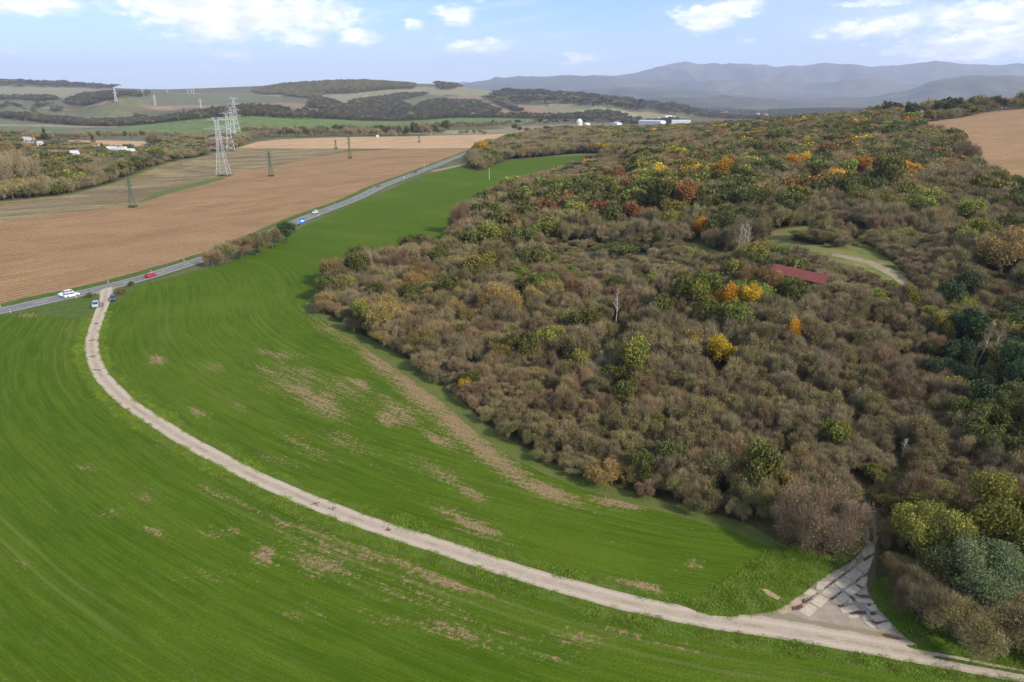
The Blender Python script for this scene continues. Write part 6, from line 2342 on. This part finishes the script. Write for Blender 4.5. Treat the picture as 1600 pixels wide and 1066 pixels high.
# shed with the long red roof in the scrub: roof seams are part of its look
p = at(1250, 441)
sh = house('shed', p, 16.5, 6.0, 1.9, 1.5, R(-56), M['wood_wall'], M['roof_red'], 'long shed with red sheet roof sunk in the olive scrub', 'shed', win=False)
for ch in list(sh.children):
    if ch.name.startswith('roof'):
        for k in range(14):
            for s_ in (-1, 1):
                mb = MB()
                xx = -8.4 + k * 1.29
                mb.tube((xx, s_ * 3.4, 1.9 - .2 + .26), (xx, 0, 3.4 + .22), .035, .035, 4)
                mb.build('roof_rib', M['roof_red'], ch)
for (px, py, l_, rz, lab) in ((1273, 352, 5.0, -15, 'small dark brown hut with pitched roof at the top of the clearing'), (1353, 351, 4.0, 20, 'dark hut with pale roof sheet at the far corner of the clearing')):
    p = at(px, py)
    house('hut', p, l_, 3.2, 2.0, 1.0, R(rz), M['wood_wall'], M['wood_wall'] if px < 1300 else M['roof_grey'], lab, 'hut', win=False, over=.25)
# houses in the left wood
HS = [(41, 222, 18, 12, 'long white house beside the grass strip in the left wood'), (50, 223.5, 10, -10, 'smaller white house at the end of the long one'), (85, 245, 8, 20, 'white cottage below the grass strip'), (118, 246, 8, 5, 'white cottage at the lower end of the grass strip'),
      (176, 239, 10, 10, 'white house, first of the cluster by the dark trees'), (184, 240, 14, -15, 'largest white house of the cluster by the dark trees'), (193, 239.5, 9, 25, 'white house, last of the tight cluster by the dark trees'), (205, 242.5, 10, 0, 'white low house apart from the cluster, near the wood end'),
      (150, 233, 8, 10, 'pale house between the two small firs'), (64, 229, 7, 0, 'small white shed on the grass strip')]
for px, py, l_, rz, lab in HS:
    p = at(px, py)
    l_ *= .8
    house('house', p, l_, l_ * .5 + 1.5, 4.0, 2.0, R(rz), M['white_wall'], M['roof_tile'] if px in (85, 150) else M['roof_grey'], lab, group='houses in the left wood')
    PLACED.append((p.x, p.y, 8))
p = at(466, 147.5)
house('house', p, 26, 14, 9, 4, R(8), M['white_wall'], M['roof_grey'], 'white house alone at the foot of the wooded hill', win=False)
p = at(590, 214.5)
house('house', p, 3.6, 3, 2.2, 1.0, R(5), M['white_wall'], M['roof_grey'], 'tiny white hut on the far edge of the pale field', win=False)
# the far town
M['town_wall'] = plain('bright_render', (.84, .82, .78), .8, spec=.1, var=.05)
tw = [(1085 + rnd.random() * 36, 167 + rnd.random() * 7) for _ in range(14)] + [(1100 + rnd.random() * 60, 172 + rnd.random() * 10) for _ in range(26)] + [(1140 + rnd.random() * 58, 181.5 + rnd.random() * 3.5) for _ in range(26)] + [(1040 + rnd.random() * 14, 186 + rnd.random() * 4) for _ in range(2)]
for k, (px, py) in enumerate(sorted(tw)):
    p = at(px, py)
    house('house', p, rnd.uniform(16, 34), rnd.uniform(11, 15), rnd.uniform(7, 12), rnd.uniform(3, 5), R(rnd.uniform(-40, 40)), M['town_wall'],
          rnd.choice([M['roof_tile'], M['roof_tile'], M['roof_grey']]), 'small pale house of the far town among trees', group='houses of the far town', win=False)
# works halls
for (px0, px1, py, hh, lab) in ((1001, 1036, 196, 11, 'long white hall behind the wood, first half of the works'), (1049, 1078, 196, 11, 'long white hall behind the wood, second half of the works'), (1262, 1322, 167.5, 14, 'white halls in a line below the distant mountains'),
                               (958, 966, 197, 7, 'short white building before the long hall'), (1028, 1034, 188, 7, 'white building above the long hall')):
    a, b = at(px0, py), at(px1, py)
    c = (a + b) / 2
    c.z = float(height(c.x, c.y))
    house('factory_hall', c, (b - a).length, 30, hh, 2.5, math.atan2(b.y - a.y, b.x - a.x), M['white_wall'], M['roof_grey'], lab, 'hall', win=False)
# white domes
for (px, py, r_, hh, lab) in ((905, 196, 8, 17, 'tall white dome beside the dark tree line'), (917, 196, 8.5, 7, 'low white dome next to the tall one')):
    p = at(px, py)
    root = link('dome_tank', None, loc=tuple(p))
    tag(root, lab, 'tank', 'white domes by the valley field')
    bm = bmesh.new()
    bmesh.ops.create_uvsphere(bm, u_segments=24, v_segments=12, radius=1)
    for v in bm.verts:
        v.co = Vector((v.co.x * r_, v.co.y * r_, max(v.co.z, 0) * hh * .55 + hh * .4))
    me = bpy.data.meshes.new('cap')
    bm.to_mesh(me)
    bm.free()
    me.polygons.foreach_set('use_smooth', [True] * len(me.polygons))
    me.materials.append(M['white_wall'])
    link('cap', me, root)
    mb = MB(); mb.tube((0, 0, -1), (0, 0, hh * .42), r_, r_, 24); mb.build('tank_wall', M['cream_wall'], root)

# ------------------------------------------------------------------ haze
mh = bpy.data.materials.new('haze')
mh.use_nodes = True
t = NT(mh.node_tree)
o_ = t.n('ShaderNodeOutputMaterial')
pv = t.n('ShaderNodeVolumePrincipled')
pv.inputs['Color'].default_value = (.68, .77, 1.0, 1)
pv.inputs['Density'].default_value = 5.2e-5
pv.inputs['Anisotropy'].default_value = .1
t.link(pv.outputs[0], o_.inputs['Volume'])
mb = MB()
mb.box((0, 0, 590), (56000, 56000, 1420))
tag(mb.build('haze', mh), 'thin blue haze of air over the whole valley', kind='stuff')
